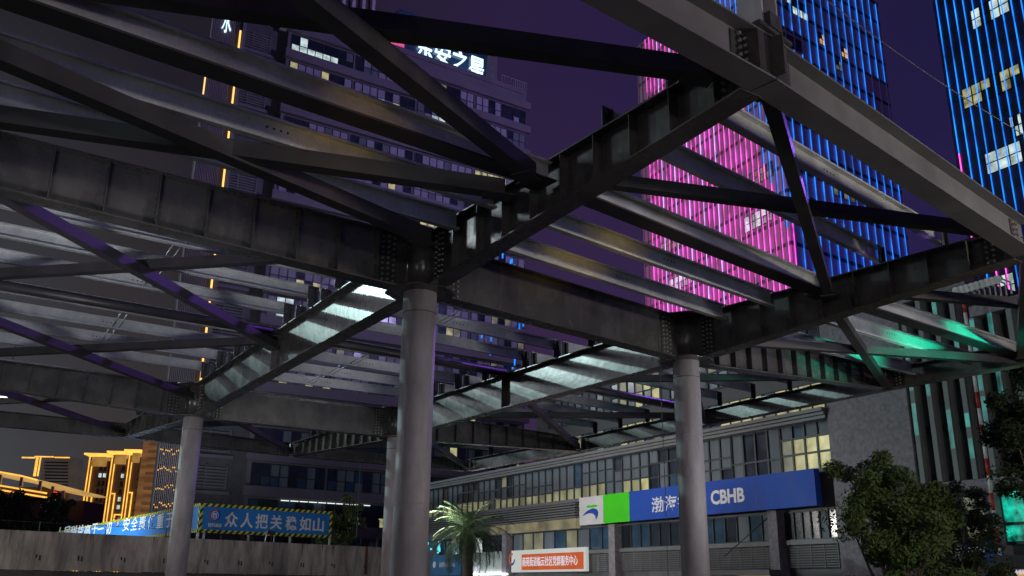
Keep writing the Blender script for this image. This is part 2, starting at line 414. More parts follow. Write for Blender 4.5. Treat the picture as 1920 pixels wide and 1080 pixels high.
M['paint_pale'] = mat('pale_steel_paint', (.115, .11, .12), .5, 0, .22, 1.1, .15)
PT = 'paint'
def girder(a, b, h0, h1, ribs, label, start=.30, end=.30, splice0=True, splice1=True, fw=.34, group='steel girders of the canopy'):
    A = Vector(a); B = Vector(b); d = (B - A); L = d.length; d.normalize(); n = Vector((-d.y, d.x, 0))
    t = thing('steel_girder', label, 'girder', A + Z * (ZT - h0), group)
    cols = [N[k] for k in ((0, 0), (1, 0), (0, -2), (1, -2))]
    start = .30 if any((c - A).length < .1 for c in cols) else .012
    end = .30 if any((c - B).length < .1 for c in cols) else .18
    s0, s1 = start, L - end
    hh = lambda s: h0 + (h1 - h0) * max(0, min(1, (s - .9) / max(.1, L - .9)))
    def P(s, w, z): return A + d * s + n * w + Z * z
    m = MB(); m.fbox(A, d, n, Z, (s0, -fw / 2, ZT - .024), (s1, fw / 2, ZT)); m.build('top_flange', M[PT], t)
    m = MB(); cuts = [s0, .9, s1] if h0 != h1 else [s0, s1]
    for x0, x1 in zip(cuts, cuts[1:]):
        m.hexa([P(x0, -.009, ZT - hh(x0) + .026), P(x1, -.009, ZT - hh(x1) + .026), P(x1, .009, ZT - hh(x1) + .026), P(x0, .009, ZT - hh(x0) + .026),
                P(x0, -.009, ZT - .026), P(x1, -.009, ZT - .026), P(x1, .009, ZT - .026), P(x0, .009, ZT - .026)])
    m.build('web', M[PT], t)
    m = MB()
    for x0, x1 in zip(cuts, cuts[1:]):
        m.hexa([P(x0, -fw / 2, ZT - hh(x0)), P(x1, -fw / 2, ZT - hh(x1)), P(x1, fw / 2, ZT - hh(x1)), P(x0, fw / 2, ZT - hh(x0)),
                P(x0, -fw / 2, ZT - hh(x0) + .024), P(x1, -fw / 2, ZT - hh(x1) + .024), P(x1, fw / 2, ZT - hh(x1) + .024), P(x0, fw / 2, ZT - hh(x0) + .024)])
    m.build('bottom_flange', M[PT], t)
    for s in ribs:
        if s < s0 + .2 or s > s1 - .1: continue
        m = MB()
        for sg in (-1, 1):
            m.fbox(A, d, n, Z, (s - .006, min(sg * .011, sg * (fw / 2 - .012)), ZT - hh(s) + .027), (s + .006, max(sg * .011, sg * (fw / 2 - .012)), ZT - .027))
        m.build('stiffener', M[PT], t)
    for on, sc in ((splice0, s0 + .40), (splice1, s1 - .40)):
        if not on: continue
        m = MB(); hz = hh(sc)
        m.fbox(A, d, n, Z, (sc - .17, -.022, ZT - hz + .06), (sc + .17, .022, ZT - .06))
        sp = m.build('splice_plate', M['stain'], t)
        m = MB(); rows = max(4, int(hz / .105))
        for r in range(rows):
            for c in range(3 if hz > .8 else 2):
                zc = ZT - hz + .10 + (hz - .2) * r / (rows - 1) + (.02 if c % 2 else 0)
                q = A + d * (sc - .11 + .11 * c + (.03 if hz <= .8 else 0)) + Z * zc
                m.tube(q - n * .058, q + n * .058, .024, n=6)
        m.build('bolt_set', M['bolt'], sp)
    return t, A, d, n
def rib_range(a, b, step=.75): return [a + step * k for k in range(int((b - a) / step) + 1)]
G = lambda a, b, *r, **k: girder(N[a], N[b], *r, **k)
G((0, 0), (0, 1), 1.0, .56, rib_range(1.35, 7.6), 'ribbed tapering girder rising from the thick middle column to the upper right corner joint')
G((1, 0), (1, 1), 1.0, .56, rib_range(1.5, 7.4), 'ribbed tapering girder running from the right column out to the right edge of the view')
G((0, 0), (0, -2), 1.0, 1.0, [7.85], 'plain deep girder with bright light patches between the left column and the thick middle column', fw=.36)
G((1, 0), (1, -2), 1.0, 1.0, [7.5], 'plain deep girder with light patches between the right column and the hidden rear column', fw=.36)
G((0, -2), (0, -3), 1.0, .56, rib_range(1.0, 8.5), 'short ribbed girder running away behind the left column')
G((1, -2), (1, -3), 1.0, .56, rib_range(1.0, 9.8), 'small ribbed girder low behind the thick column, above the dark office floors')
G((2, 0), (2, 1), .56, .56, [], 'shallow edge girder at the far right, from the ribbed arm end to the picture edge', splice1=False)
G((2, 0), (2, -2), .56, .56, [], 'long shallow edge girder crossing above the bank roof, with light patches', splice0=False)
G((2, -2), (2, -3), .56, .56, [], 'shallow edge girder beyond the long one, farthest piece above the bank windows')
G((0, 0), (-1, 0), 1.0, .80, rib_range(.95, 7.4), 'deep ribbed girder from the thick middle column to the left picture edge')
G((0, 0), (1, 0), 1.0, 1.0, [], 'plain deep girder joining the thick middle column and the right column')
G((1, 0), (2, 0), 1.0, .56, rib_range(1.0, 7.6, .60), 'closely ribbed girder leading right from the right column to the edge beam')
G((0, -2), (-1, -2), 1.0, .72, rib_range(1.05, 7.4), 'ribbed girder from the left column to the left picture edge')
G((0, -2), (1, -2), 1.0, 1.0, [], 'plain deep girder from the left column to the rear column')
G((1, -2), (2, -2), 1.0, .56, rib_range(.9, 8.8, .85), 'far ribbed girder right of the thick column, just above the bank roofline')
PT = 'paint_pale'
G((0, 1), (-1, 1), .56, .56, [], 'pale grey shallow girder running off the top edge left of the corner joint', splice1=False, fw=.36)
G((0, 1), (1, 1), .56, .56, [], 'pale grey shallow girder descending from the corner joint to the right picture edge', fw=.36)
PT = 'paint'
G((0, -3), (-1, -3), .56, .56, [], 'shallow far edge girder at the left, above the gold-lit towers', splice1=False)
G((0, -3), (1, -3), .56, .56, [], 'shallow far edge girder between the left column and the rear column')
G((1, -3), (2, -3), .56, .56, [], 'shallow far edge girder right of the thick column, lowest of the canopy edge')
# corner joint with its upstand post
p = N[(0, 1)]
dA = (N[(1, 1)] - N[(0, 1)]).normalized(); dB = (N[(0, 1)] - N[(0, 0)]).normalized(); nB = Vector((-dA.y, dA.x, 0))
if nB.dot(dB) < 0: nB = -nB
t = thing('upstand_post', 'grey steel post standing on the corner joint at the top of the picture', 'post', p + Z * 7.04)
s = MB(); s.fbox(p, dA, nB, Z, (-.30, -.17, 7.05), (.30, .16, 7.60)); s.build('joint_block', M['paint'], t)
s = MB(); s.fbox(p, dA, nB, Z, (-.17, -.16, 7.66), (-.145, .16, 9.8)); s.fbox(p, dA, nB, Z, (.145, -.16, 7.66), (.17, .16, 9.8)); s.fbox(p, dA, nB, Z, (-.145, -.01, 7.66), (.145, .01, 9.8)); s.build('post_shaft', M['column'], t)
s = MB(); s.fbox(p, dA, nB, Z, (-.34, -.22, 7.605), (.34, .22, 7.655)); s.build('base_plate', M['paint'], t)
s = MB(); s.fbox(p, dA, nB, Z, (-.14, .16, 7.66), (.10, .24, 7.85)); s.build('angle_cleat', M['cleat'], t)
s = MB(); s.fbox(p, dA, nB, Z, (-.02, .16, 7.08), (0.0, .30, 7.58)); s.build('stiffener', M['paint'], t)

# straight round members on the quarter lines
baytxt = {-1: 'left bay', 0: 'middle bay', 1: 'right bay'}
where = {.5: 'at the near half line', -1: 'at the middle line behind the front columns'}
for i in (-1, 0, 1):
    a = node(i, .5); b = node(i + 1, .5); d = (b - a).normalized(); L = (b - a).length; n = Vector((d.y, -d.x, 0))
    t = thing('tie_beam', 'deep galvanised tie beam with a dark underside in the %s, joining the ribbed girders at mid length' % baytxt[i], 'beam', a + Z * 7.2, 'tie beams between the ribbed girders')
    m = MB(); m.fbox(a, d, n, Z, (.10, -.008, 7.262), (L - .10, .008, 7.588)); m.fbox(a, d, n, Z, (.10, .0085, 7.552), (L - .10, .10, 7.588)); m.build('web', M['galv'], t)
    m = MB(); m.fbox(a, d, n, Z, (.10, -.17, 7.23), (L - .10, .17, 7.26)); m.build('bottom_flange', M['tubepaint'], t)
    for q in (a + d * .32, b - d * .32):
        m = MB(); m.fbox(q, d, n, Z, (-.20, -.24, 7.205), (.20, .24, 7.225)); m.build('gusset_plate', M['tubepaint'], t)
for i in (-1, 0, 1):
    j = -1
    a = node(i, j); b = node(i + 1, j); d = (b - a).normalized()
    t = thing('ridge_tube', 'dark round tie tube in the %s, halfway between front and rear columns' % baytxt[i], 'tube', a + Z * 7.4, 'round tie tubes of the canopy')
    s = MB(); s.tube(a + d * .2 + Z * 7.62, b - d * .2 + Z * 7.62, .115, n=16, caps=True); s.build('tube', M['tubepaint'], t)
    for q in (a + d * .28, b - d * .28):
        m = MB(); m.fbox(q, d, Vector((-d.y, d.x, 0)), Z, (-.22, -.22, 7.47), (.22, .22, 7.49)); m.build('gusset_plate', M['cleat'], t)
# X braces
def brace(a, b, label, z, half=.095):
    a = Vector(a); b = Vector(b); d = (b - a).normalized(); nn = Vector((-d.y, d.x, 0))
    t = thing('cross_brace', label, 'brace', a + Z * z, 'diagonal cross braces of the canopy')
    s = MB(); s.fbox(a, d, nn, Z, (.25, -half, z - half), ((b - a).length - .25, half, z + half)); s.build('bar', M['tubepaint'], t)
    for q in (a + d * .33, b - d * .33):
        m = MB(); m.fbox(q, d, nn, Z, (-.20, -.15, z - half - .016), (.20, .15, z - half - .002)); m.build('end_plate', M['cleat'], t)
segs = {(1, .5): 'nearest quarter', (.5, 0): 'second quarter', (0, -1): 'middle quarter', (-1, -2): 'fourth quarter', (-2, -3): 'far end quarter'}
for lab, a, b, z in (('thick dark brace from the corner joint running off the top left edge', (2.5, 9.9), (-7.0, 7.7), 7.52), ('dark brace rising steeply to the top edge from the ribbed girder', (.35, 12.45), (-3.7, 5.2), 7.28),
                     ('long dark brace from the ribbed girder nearly level to the left edge', (.09, 12.6), (-8.37, 9.85), 7.14), ('long dark brace from the thick column head up to the left edge', (-1.27, 14.6), (-6.92, 7.3), 7.10)):
    brace(Vector((*a, 0)), Vector((*b, 0)), lab, z, .115)
for i, ss in ((-1, [(0, -1), (-1, -2), (-2, -3)]), (0, [(1, .5), (-2, -3)]), (1, [(1, .5), (.5, 0), (0, -1), (-1, -2), (-2, -3)])):
    for (ja, jb) in ss:
        brace(node(i, ja), node(i + 1, jb), 'diagonal brace in the %s, %s, slanting away to the right' % (baytxt[i], segs[(ja, jb)]), 7.13 if (ja, jb) == (.5, 0) else 7.24)
        brace(node(i, jb), node(i + 1, ja), 'diagonal brace in the %s, %s, nearing the viewer to the right' % (baytxt[i], segs[(ja, jb)]), 7.165 if (ja, jb) == (.5, 0) else 7.44)
# purlins
def purlin(i0, i1, j, label, e0=-.15, e1=-.15, z0=7.78, z1=8.12, cl0=True, cl1=True):
    a = node(i0, j); b = node(i1, j); d = (b - a); L = d.length; d.normalize()
    n = Vector((d.y, -d.x, 0))                       # opens towards the near side
    t = thing('steel_purlin', label, 'purlin', a + Z * z0, 'galvanised purlins lying across the canopy girders')
    s0, s1 = -e0, L + e1
    m = MB(); g = .009
    m.fbox(a, d, n, Z, (s0, -g, z0), (s1, 0, z1))
    m.fbox(a, d, n, Z, (s0, .0005, z1 - g), (s1, .10, z1)); m.fbox(a, d, n, Z, (s0, .0005, z0), (s1, .10, z0 + g))
    m.fbox(a, d, n, Z, (s0, .1005, z1 - .035), (s1, .108, z1)); m.fbox(a, d, n, Z, (s0, .1005, z0), (s1, .108, z0 + .035))
    m.build('channel', M['galv'], t)
    for on, sc in ((cl0, s0 - .0), (cl1, s1 + .0)):
        if not on: continue
        m = MB()
        m.fbox(a, d, n, Z, (sc - .13, .112, ZT + .002), (sc + .13, .126, z1 - .02)); m.fbox(a, d, n, Z, (sc - .006, .127, ZT + .002), (sc + .006, .2, z1 - .06))
        c = m.build('cleat', M['cleat'], t)
        m = MB()
        for bu in (-.07, .07):
            for bz in (z0 + .07, z1 - .12):
                q = a + d * (sc + bu) + Z * bz; m.tube(q + n * .126, q + n * .142, .014, n=6)
        m.build('bolt_set', M['bolt'], c)
    # bolt holes near mid span
    m = MB()
    for k in range(4):
        q = a + d * (L * .52 + .10 * k) + Z * (z1 - .12)
        m.tube(q + n * .001, q + n * .004, .018, n=8)
    each(m, 'bolt_hole', M['wire'], t)
def ordn(k): return ['first', 'second', 'third', 'fourth', 'fifth'][k]
for k, j in enumerate((.333, .19)):
    purlin(-1, 0, j, 'galvanised purlin at the upper left, %s below the deep tie beam' % ['first', 'second'][k], e0=-.19, e1=-.19, z0=7.27, z1=7.612, cl0=False, cl1=False)
for k, j in enumerate((.79, .625)):
    purlin(0, 1, j, '%s galvanised purlin with a free right end before the blue lights' % ['uppermost', 'second highest'][k], e1=.25, cl1=True)
for k, j in enumerate((.333, .167)):
    purlin(0, 1, j, 'galvanised purlin crossing the pink tower, %s' % ['first below the tie beam', 'lowest, next to the deep girder'][k], e0=-.19, e1=-.19, z0=7.27, z1=7.612, cl0=False, cl1=False)
for k, j in enumerate((.333, .12)):
    purlin(1, 2, j, 'galvanised purlin before the dark finned building, %s' % ['middle one, teal lit', 'lowest one, teal lit'][k], e0=-.19, e1=-.19, z0=7.27, z1=7.612, cl0=False, cl1=False)
bayneg = {-1: 'left bay', 0: 'middle bay', 1: 'right bay'}
for i in (-1, 0, 1):
    for k, j in enumerate((-.265, -.47, -.677, -.885)):
        purlin(i, i + 1, j, 'galvanised purlin in the %s, %s row behind the front columns' % (bayneg[i], ordn(k)), z0=7.84, cl0=(i == -1 and False) or i > -1)
    for k, j in enumerate((-1.18, -1.40, -1.62, -1.84)):
        purlin(i, i + 1, j, 'galvanised purlin in the %s, %s row before the rear columns' % (bayneg[i], ordn(3 - k)), z0=7.84, cl0=i > -1)
    for k, j in enumerate((-2.25, -2.5, -2.75)):
        purlin(i, i + 1, j, 'galvanised purlin in the %s, %s row beyond the rear columns' % (bayneg[i], ordn(k)), z0=7.84, cl0=i > -1)
# twin sag rods between purlins
for i, lab in ((-.45, 'left bay'), (.45, 'middle bay'), (1.45, 'right bay')):
    for k, (ja, jb) in enumerate(((-.265, -.47), (-.47, -.677), (-.677, -.885), (-1.18, -1.40), (-1.40, -1.62), (-1.62, -1.84))):
        a = node(i, ja); b = node(i, jb); d = (N[(1, 0)] - N[(0, 0)]).normalized()
        t = thing('tie_rod_pair', 'pair of thin rods linking purlins in the %s, %s gap of the %s half' % (lab, ordn(k % 3), 'front' if k < 3 else 'rear'), 'rods', a + Z * 7.9, 'thin rods linking the purlins')
        for q in (0, .16):
            s = MB(); s.tube(a + d * q + Z * 8.0, b + d * q + Z * 7.88, .011, n=6); s.build('rod', M['rod'], t)

# ================================================================ SURROUNDINGS: windows helper
def window(parent, pl, u0, u1, z0, z1, w, nx, rows, panes, fr=.06, name='window', seed=None):
    """one window: frame with mullions plus a sheet of panes; panes(k, r) gives the material"""
    f = MB(); lo, hi = min(u0, u1), max(u0, u1); du = (hi - lo) / nx
    for k in range(nx + 1): f.pb(pl, lo + du * k - fr / 2, lo + du * k + fr / 2, w, w + .10, z0, z1)
    for r in [0] + list(rows) + [1]: f.pb(pl, lo, hi, w + .01, w + .085, z0 + (z1 - z0) * r - fr / 2, z0 + (z1 - z0) * r + fr / 2)
    fo = f.build(name, M['frame'], parent)
    g = MB(); ms = []
    rr = [0] + list(rows) + [1]
    for k in range(nx):
        prev = None
        for r in range(len(rr) - 1):
            m = panes(k, r)
            if prev in ('blind', 'blindgrey', 'glass') and m in ('blind', 'blindgrey', 'glass', 'glassblue') and random.random() < .72: m = prev
            prev = m
            if m not in ms: ms.append(m)
            g.mi = ms.index(m)
            a, b = lo + du * k, lo + du * (k + 1); c, d = z0 + (z1 - z0) * rr[r], z0 + (z1 - z0) * rr[r + 1]
            g.face([pl.P(a, w + .02, c), pl.P(b, w + .02, c), pl.P(b, w + .02, d), pl.P(a, w + .02, d)])
    g.build('pane', [M[m] for m in ms], fo)
    return fo
def pick(*opts):
    tot = sum(o[1] for o in opts); r = random.random() * tot
    for m, w in opts:
        r -= w
        if r <= 0: return m
    return opts[-1][0]

# ---------------------------------------------------------------- star office building
S = Plane(at(470, 880, 100), dvp(3750))
t = thing('office_building', 'tall violet-grey office block with window bands and glowing rooftop characters', 'building', S.P(0, 0, 0))
s = MB(); s.pb(S, -.3, 35.2, -22, -.35, 0, 69.2); s.build('wall', M['cladpurple'], t)
bandz = [14.0 + 3.75 * k for k in range(-3, 15)]
s = MB()
for k, zt in enumerate(bandz): s.pb(S, -.6, 35.6, -.34, .25, zt + .25, zt + 1.35)
s.build('spandrel_band', M['cladpurple'], t)
for k, zt in enumerate(bandz):
    kk = k - 3
    z0 = zt - 2.35
    for c, (ua, ub) in enumerate(((0.2, 8.4), (8.8, 17.4), (17.8, 26.4), (26.8, 35.0))):
        nx = 8
        def panes(q, r, kk=kk, c=c):
            if kk == 14 and c == 0 and q < 6: return 'litw' if r == 0 else pick(('glass', 2), ('litw', 1))
            if kk == 14 and c > 2: return pick(('blind', 3), ('glass', 4))
            if kk == 11 and c == 3 and q < 5: return 'lity'
            if kk == 9 and c == 2 and q > 0: return 'lity' if random.random() < .85 else 'blind'
            if kk == 9 and c == 3 and q < 2: return 'lity'
            if kk == -1 and c in (1, 2): return 'lity' if r == 0 and random.random() < .7 else 'glass'
            if kk <= 0: return pick(('glass', 4), ('blindgrey', 2), ('glassblue', 3))
            if kk in (12, 13) and c in (1, 2) and q in (2, 3): return 'litw' if r == 0 else 'blind'
            if kk == 6 and c == 1 and q in (4, 5, 6): return 'lity'
            if kk == 5 and c == 0 and q in (1, 2): return 'litw'
            if kk <= 2: return pick(('glass', 4), ('blindgrey', 4), ('litw', .3), ('lity', .5))
            return pick(('glass', 3), ('blind', 6), ('blindgrey', 2), ('lity', .3), ('litdim', .5))
        window(t, S, ua, ub, z0, zt, -.32, nx, (.45,), panes, .09)
# ceiling light lines of two dim floors
s = MB()
for q in range(10): s.pb(S, 3.6 + q * 1.06, 4.5 + q * 1.06, -.05, -.01, 10.22, 10.30)
each(s, 'ceiling_light', M['litc'], t)
# stair recess with louvres to the left
s = MB(); s.pb(S, -7.4, -.31, -5, -1.8, 0, 67.5); s.build('stair_wing', M['clad'], t)
for k in range(-2, 15):
    zt = 14.0 + 3.75 * k
    s = MB(); s.pb(S, -6.8, -1.5, -1.79, -1.5, zt - 3.4, zt - 3.05)
    s.build('ledge', M['cladpurple'], t)
    s = MB()
    for q in range(7): s.pb(S, -6.4, -2.0, -1.79, -1.62, zt - 2.7 + .33 * q, zt - 2.7 + .33 * q + .14)
    for q in (-6.4, -4.2, -2.0): s.pb(S, q - .06, q + .06, -1.61, -1.55, zt - 2.8, zt - .35)
    s.build('louvre', M['clad2'], t)
s = MB(); s.pb(S, -.31, 35.2, -.8, -.3, 69.25, 70.0); s.build('parapet', M['cladpurple'], t)
s = MB()
for q in range(12): s.pb(S, 31 + q * .38, 31.05 + q * .38, -.34, -.30, 70.0, 71.1)
s.pb(S, 30.9, 35.2, -.36, -.28, 71.1, 71.2); s.build('roof_railing', M['rod'], t)
u1, z1 = S.uv(665, 75); u2, z2 = S.uv(770, 95)
s = MB(); s.pb(S, 8.2, 15.6, -1.0, -.6, 70.3, 71.3); s.build('pink_roof_lights', emit('roof_glow_pink', (1, .12, .35), .8, .5, 1.5, False), t)
s = MB(); s.pb(S, 14.8, 29.6, -3, -1.2, 69.3, 76.4); s.build('sign_backboard', M['glassblue'], t)
s = MB(); s.pb(S, 28.9, 30.6, -4, -1.0, 69.3, 77.5); s.build('crown_pier', M['clad2'], t)
# crown with upright fins
s = MB(); s.pb(S, -1, 13.5, -16, -6, 69.3, 86); s.build('crown_block', M['clad'], t)
s = MB()
for q in range(9): s.pb(S, 1.0 + q * 1.45, 1.45 + q * 1.45, -5.99, -5.2, 72, 86.5)
s.build('crown_fins', mat('white_fin', (.55, .5, .6), .6), t)  # whitish colour is the fins' own
# rooftop characters
ROOFTEXT = (S, t)
# small blue screen on the right end
s = MB()
for k in range(60):
    uu = 28 + random.random() * 7; zz2 = 24 + random.random() * 30
    s.pb(S, uu, uu + .18, .28, .34, zz2, zz2 + .3 + random.random() * .8)
each(s, 'screen_light', M['blue'], t)

# ---------------------------------------------------------------- fluted tower left of it
K = Plane(at(388, 600, 96), dvp(3750))
t = thing('fluted_tower', 'dark fluted tower with one amber light line, left of the office block', 'building', K.P(-8, 0, 0))
ua, _ = K.uv(329, 600); ub, _ = K.uv(401, 600); ztop = K.uv(430, 22)[1]
s = MB(); bk = Vector((-.36, .93, 0)) * 14
q = [K.P(ua, -.4, 0), K.P(ub, -.4, 0), K.P(ub, -.4, 0) + bk, K.P(ua, -.4, 0) + bk]
s.hexa(q + [v + Z * ztop for v in q]); s.build('wall', M['fluteback'], t)
nf = 15; s = MB()
for q in range(nf):
    u = ua + (-.5 - ua) * q / nf; s.pb(K, u, u + (-ua - .5) / nf * .45, -.39, .0, 5, ztop)
s.build('flute', M['flute'], t)
s = MB(); s.pb(K, .35, ub, -.39, -.05, 0, ztop); s.build('corner_pier', M['clad2'], t)
s = MB(); s.pb(K, -.02, .16, -.1, .06, 6, ztop - 2); s.build('light_line', M['amber'], t)
s = MB(); s.pb(K, ua - .12, ua + .02, -.1, .02, K.uv(387, 180)[1], K.uv(387, 140)[1]); s.build('light_line', M['amber'], t)
KTOP = (K, t)
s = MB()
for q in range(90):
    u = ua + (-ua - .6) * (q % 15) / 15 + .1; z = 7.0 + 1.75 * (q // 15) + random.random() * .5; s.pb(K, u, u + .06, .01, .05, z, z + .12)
each(s, 'painted_reflection', M['gold'], t)  # gold reflections painted in as small glowing boxes

# ---------------------------------------------------------------- LED towers
def led_tower(name, label, corner, dl, dr, wl, wr, ztop, rules, finmat, windows, base=0, sp=1.28, face2=True):
    PL = Plane(corner, dl); t = thing(name, label, 'tower', Vector((corner[0], corner[1], 0)))
    PR = Plane(corner, dr)
    c0 = Vector((corner[0], corner[1], 0)); back = PL.d * wl + PR.d * wr
    m = MB(); pts = [c0, c0 + PR.d * wr, c0 + back, c0 + PL.d * wl]
    m.hexa([p_ + Z * base for p_ in pts] + [p_ + Z * ztop for p_ in pts]); m.build('wall', M['tower'], t)
    for P_, wd in ((PL, wl), (PR, wr)):
        if not wd: continue
        m = MB(); k = 0; sq = sp if P_ is PL else 2.05
        while .4 + k * sq < wd:
            u = .4 + k * sq; m.pb(P_, u + .35, u + .50, .002, .16, base, ztop); k += 1
        if finmat: m.build('wall_fin', M[finmat], t)
        m = MB(); z = base + 4
        while z < ztop:
            m.pb(P_, 0, wd, .002, .05, z, z + .55); z += 3.9
        m.build('floor_line', M['frame'], t)
        k = 0
        while .4 + k * sq < wd - (1.7 if P_ is PL else .1):
            u = .4 + k * sq; k += 1
            for (za, zb, mm) in rules(P_, P_ is PL, u, k):
                if zb - za < .5: continue
                m = MB(); m.pb(P_, u - .05, u + .05, .16, .22, za, zb); m.build('led_strip', M[mm], t)
    for (P_, x0, x1, y0, y1, mm) in windows:
        P_ = PL if P_ == 'L' else PR
        xm, ym = (x0 + x1) / 2, (y0 + y1) / 2
        ua_, z_ = P_.uv(x0, ym); ub_, _ = P_.uv(x1, ym); _, za = P_.uv(xm, y1); _, zb = P_.uv(xm, y0)
        nx = max(2, int(abs(ub_ - ua_) / 1.28))
        window(t, P_, ua_, ub_, za, zb, .052, nx, (.5,), lambda q, r, mm=mm: mm if random.random() < .7 else 'glassblue', .1)
    return t, PL, PR
cq = at(1475, 350, 120)
PLq = Plane(cq, dvp(100))
def bnd(P_, u):
    # height where the pink lights hand over to blue ones, rising to the left
    best = None
    for yy in range(-400, 700, 6):
        uu, zz_ = P_.uv(1325 + yy / 2.8, yy)
        if best is None or abs(uu - u) < best[0]: best = (abs(uu - u), zz_)
    return best[1]
def rl(P_, left, u, k):
    if left:
        b = bnd(P_, u); top = 97.5 + .25 * u * .1
        pk = 'pinkpale' if 15 < u < 32 and k % 6 in (1, 4) else 'pink'
        return [(12, min(b, top), pk), (min(b, top), top, 'blue')]
    lo = 66.5 + u * .55
    gaps = [(12, 79 - (u > 26) * 4, 'blue'), (82.4, 97.5, 'blue')] if (k < 5 or u > 24) else [(12, 97.5, 'blue')]
    if u < 1.2: gaps = [(12, 50, 'pink')] + [(50, 97.5, 'blue')]
    return gaps
led_tower('led_tower', 'tower with glowing pink light lines on its left face and blue ones on its right', cq, dvp(100), dvp(3416), 36.2, 30.2, 98.5, rl, 'tower',
          [('L', 1395, 1452, 395, 425, 'litw'), ('L', 1392, 1450, 318, 345, 'litdim'), ('L', 1240, 1290, 445, 465, 'litdim'), ('L', 1255, 1300, 515, 540, 'litw'), ('L', 1340, 1350, 440, 475, 'litdim'),
           ('R', 1475, 1512, 2, 30, 'litw'), ('R', 1535, 1545, 64, 84, 'litorange'), ('R', 1575, 1588, 90, 108, 'litorange'), ('R', 1566, 1578, 115, 132, 'litdim'), ('R', 1560, 1600, 345, 372, 'litdim'), ('R', 1470, 1500, 70, 90, 'glass')], sp=1.22)
for nm, pl_, uu_, zc_, col_, en_ in (('pink_wall_fill', PLq, 19, 45, (1, .015, .48), 30000), ('blue_wall_fill', Plane(cq, dvp(3416)), 14, 60, (.12, .07, 1), 11000)):  # added spots stand in for the LED glow on the walls
    w_ = bpy.data.lights.new(nm, 'SPOT'); w_.energy = en_; w_.color = col_; w_.spot_size = math.radians(100); w_.spot_blend = .5; w_.shadow_soft_size = 2
    wo2 = bpy.data.objects.new(nm, w_); wo2.location = pl_.P(uu_, 30, 14); wo2.rotation_euler = (pl_.P(uu_, 0, zc_) - wo2.location).to_track_quat('-Z', 'Y').to_euler(); SC.collection.objects.link(wo2)
ct = at(1835, 530, 85)
def rt(P_, left, u, k):
    zb_ = {1: 38.5, 2: 34.5, 3: 27, 4: 30}.get(k, 25)
    if k == 1: return [(26.5, 28.2, 'pink'), (30.5, 43.5, 'pink'), (43.5, 70, 'blue')]
    if k == 2: return [(26.5, 27.6, 'pink'), (27.6, 35.5, 'blue'), (35.5, 37.2, 'pink'), (37.2, 70, 'blue')]
    if k in (3, 4): return [(25.5, 34, 'pink'), (34, 70, 'blue')]
    return [(25, 70, 'blue')]
led_tower('led_tower', 'tower at the right picture edge with sparse blue light lines, pink at their feet', ct, -dvp(-150), dvp(3416), 26, 0.0, 70, rt, None,
          [('L', 1805, 1918, 138, 175, 'lity'), ('L', 1890, 1918, 228, 262, 'litw'), ('L', 1845, 1918, 283, 312, 'litw'), ('L', 1870, 1918, 10, 22, 'litw'), ('L', 1860, 1905, 528, 540, 'litw')], sp=1.16) if False else None
# second tower: one face along the street
TP = Plane(ct, -dvp(-150))
t = thing('led_tower', 'tower at the right picture edge with sparse blue light lines, pink at their feet', 'tower', ct * 1.0 - Z * ct.z)
m = MB(); m.pb(TP, -.4, 30, -20, 0, 0, 72); m.build('wall', mat('navy_glass_wall', (.05, .05, .12), .35, 0, .3, .3), t)
m = MB()
for k in range(17): m.pb(TP, -.4, 30, .002, .06, 8 + 3.75 * k, 8.9 + 3.75 * k)
m.build('floor_line', M['glassblue'], t)
k = 0
while k < 20:
    u = .05 + k * .95; k += 1
    for (za, zb, mm) in rt(TP, True, u, k):
        m = MB(); m.pb(TP, u - .05, u + .05, .10, .16, za, zb); m.build('led_strip', M[mm], t)
for (x0, x1, y0, y1, mm) in [(1803, 1919, 140, 185, 'lity'), (1895, 1919, 222, 250, 'litw'), (1848, 1919, 280, 312, 'litw'), (1820, 1895, 8, 34, 'litw'), (1862, 1905, 528, 546, 'litw')]:
    ua_, _ = TP.uv(x0, (y0 + y1) / 2); ub_, _ = TP.uv(x1, (y0 + y1) / 2); za = TP.uv((x0 + x1) / 2, y1)[1]; zb = TP.uv((x0 + x1) / 2, y0)[1]
    zc = (za + zb) / 2; window(t, TP, ua_, ub_, zc - 1.1, zc + 1.1, .062, max(3, int(abs(ub_ - ua_) / .9)), (.5,), lambda q, r, mm=mm: mm if random.random() < .8 else 'glassblue', .09)

# ---------------------------------------------------------------- bank building
BK = Plane(at(1530, 880, 45), dvp(-150))
t = bank = thing('bank_building', 'low grey bank building with a long strip of upper windows along the street', 'building', BK.P(0, 0, 0))
m = MB(); m.pb(BK, -.9, 46, -14, -.30, 0, 9.9); m.build('wall', M['clad'], t)
m = MB(); m.pb(BK, -1.0, 46, -.29, .42, 9.78, 9.95); m.pb(BK, -1.0, 46, -.29, .30, 9.62, 9.75); m.pb(BK, -1.0, 46, -.29, .22, 9.45, 9.59); m.build('cornice', M['clad2'], t)
m = MB(); m.pb(BK, -.95, 46, -.29, .10, 6.95, 7.15); m.build('sill_band', M['clad2'], t)
U = -.85; w_i = 0
while U < 45:
    wd = .86 * 4 if w_i else .86 * 4 - .3
    def panes(q, r, w_i=w_i):
        if w_i == 0 and r < 2: return 'lity' if q < 3 else 'litdim'
        if w_i < 4: return pick(('blindgrey', 6), ('glass', 2), ('glassblue', 1))
        if r == 0: return pick(('litrow', 8), ('blindgrey', 1.5), ('lity', 1))
        return pick(('blindgrey', 8), ('glass', 2), ('glassblue', 1), ('litdim', .5))
    window(t, BK, U, U + wd, 7.16, 9.44, -.27, 4, ((.36, .70), (.30, .66), (.33,), (.34, .62), (.28, .52))[(w_i * 7) % 5], panes, .10)
    U += wd + .02; w_i += 1
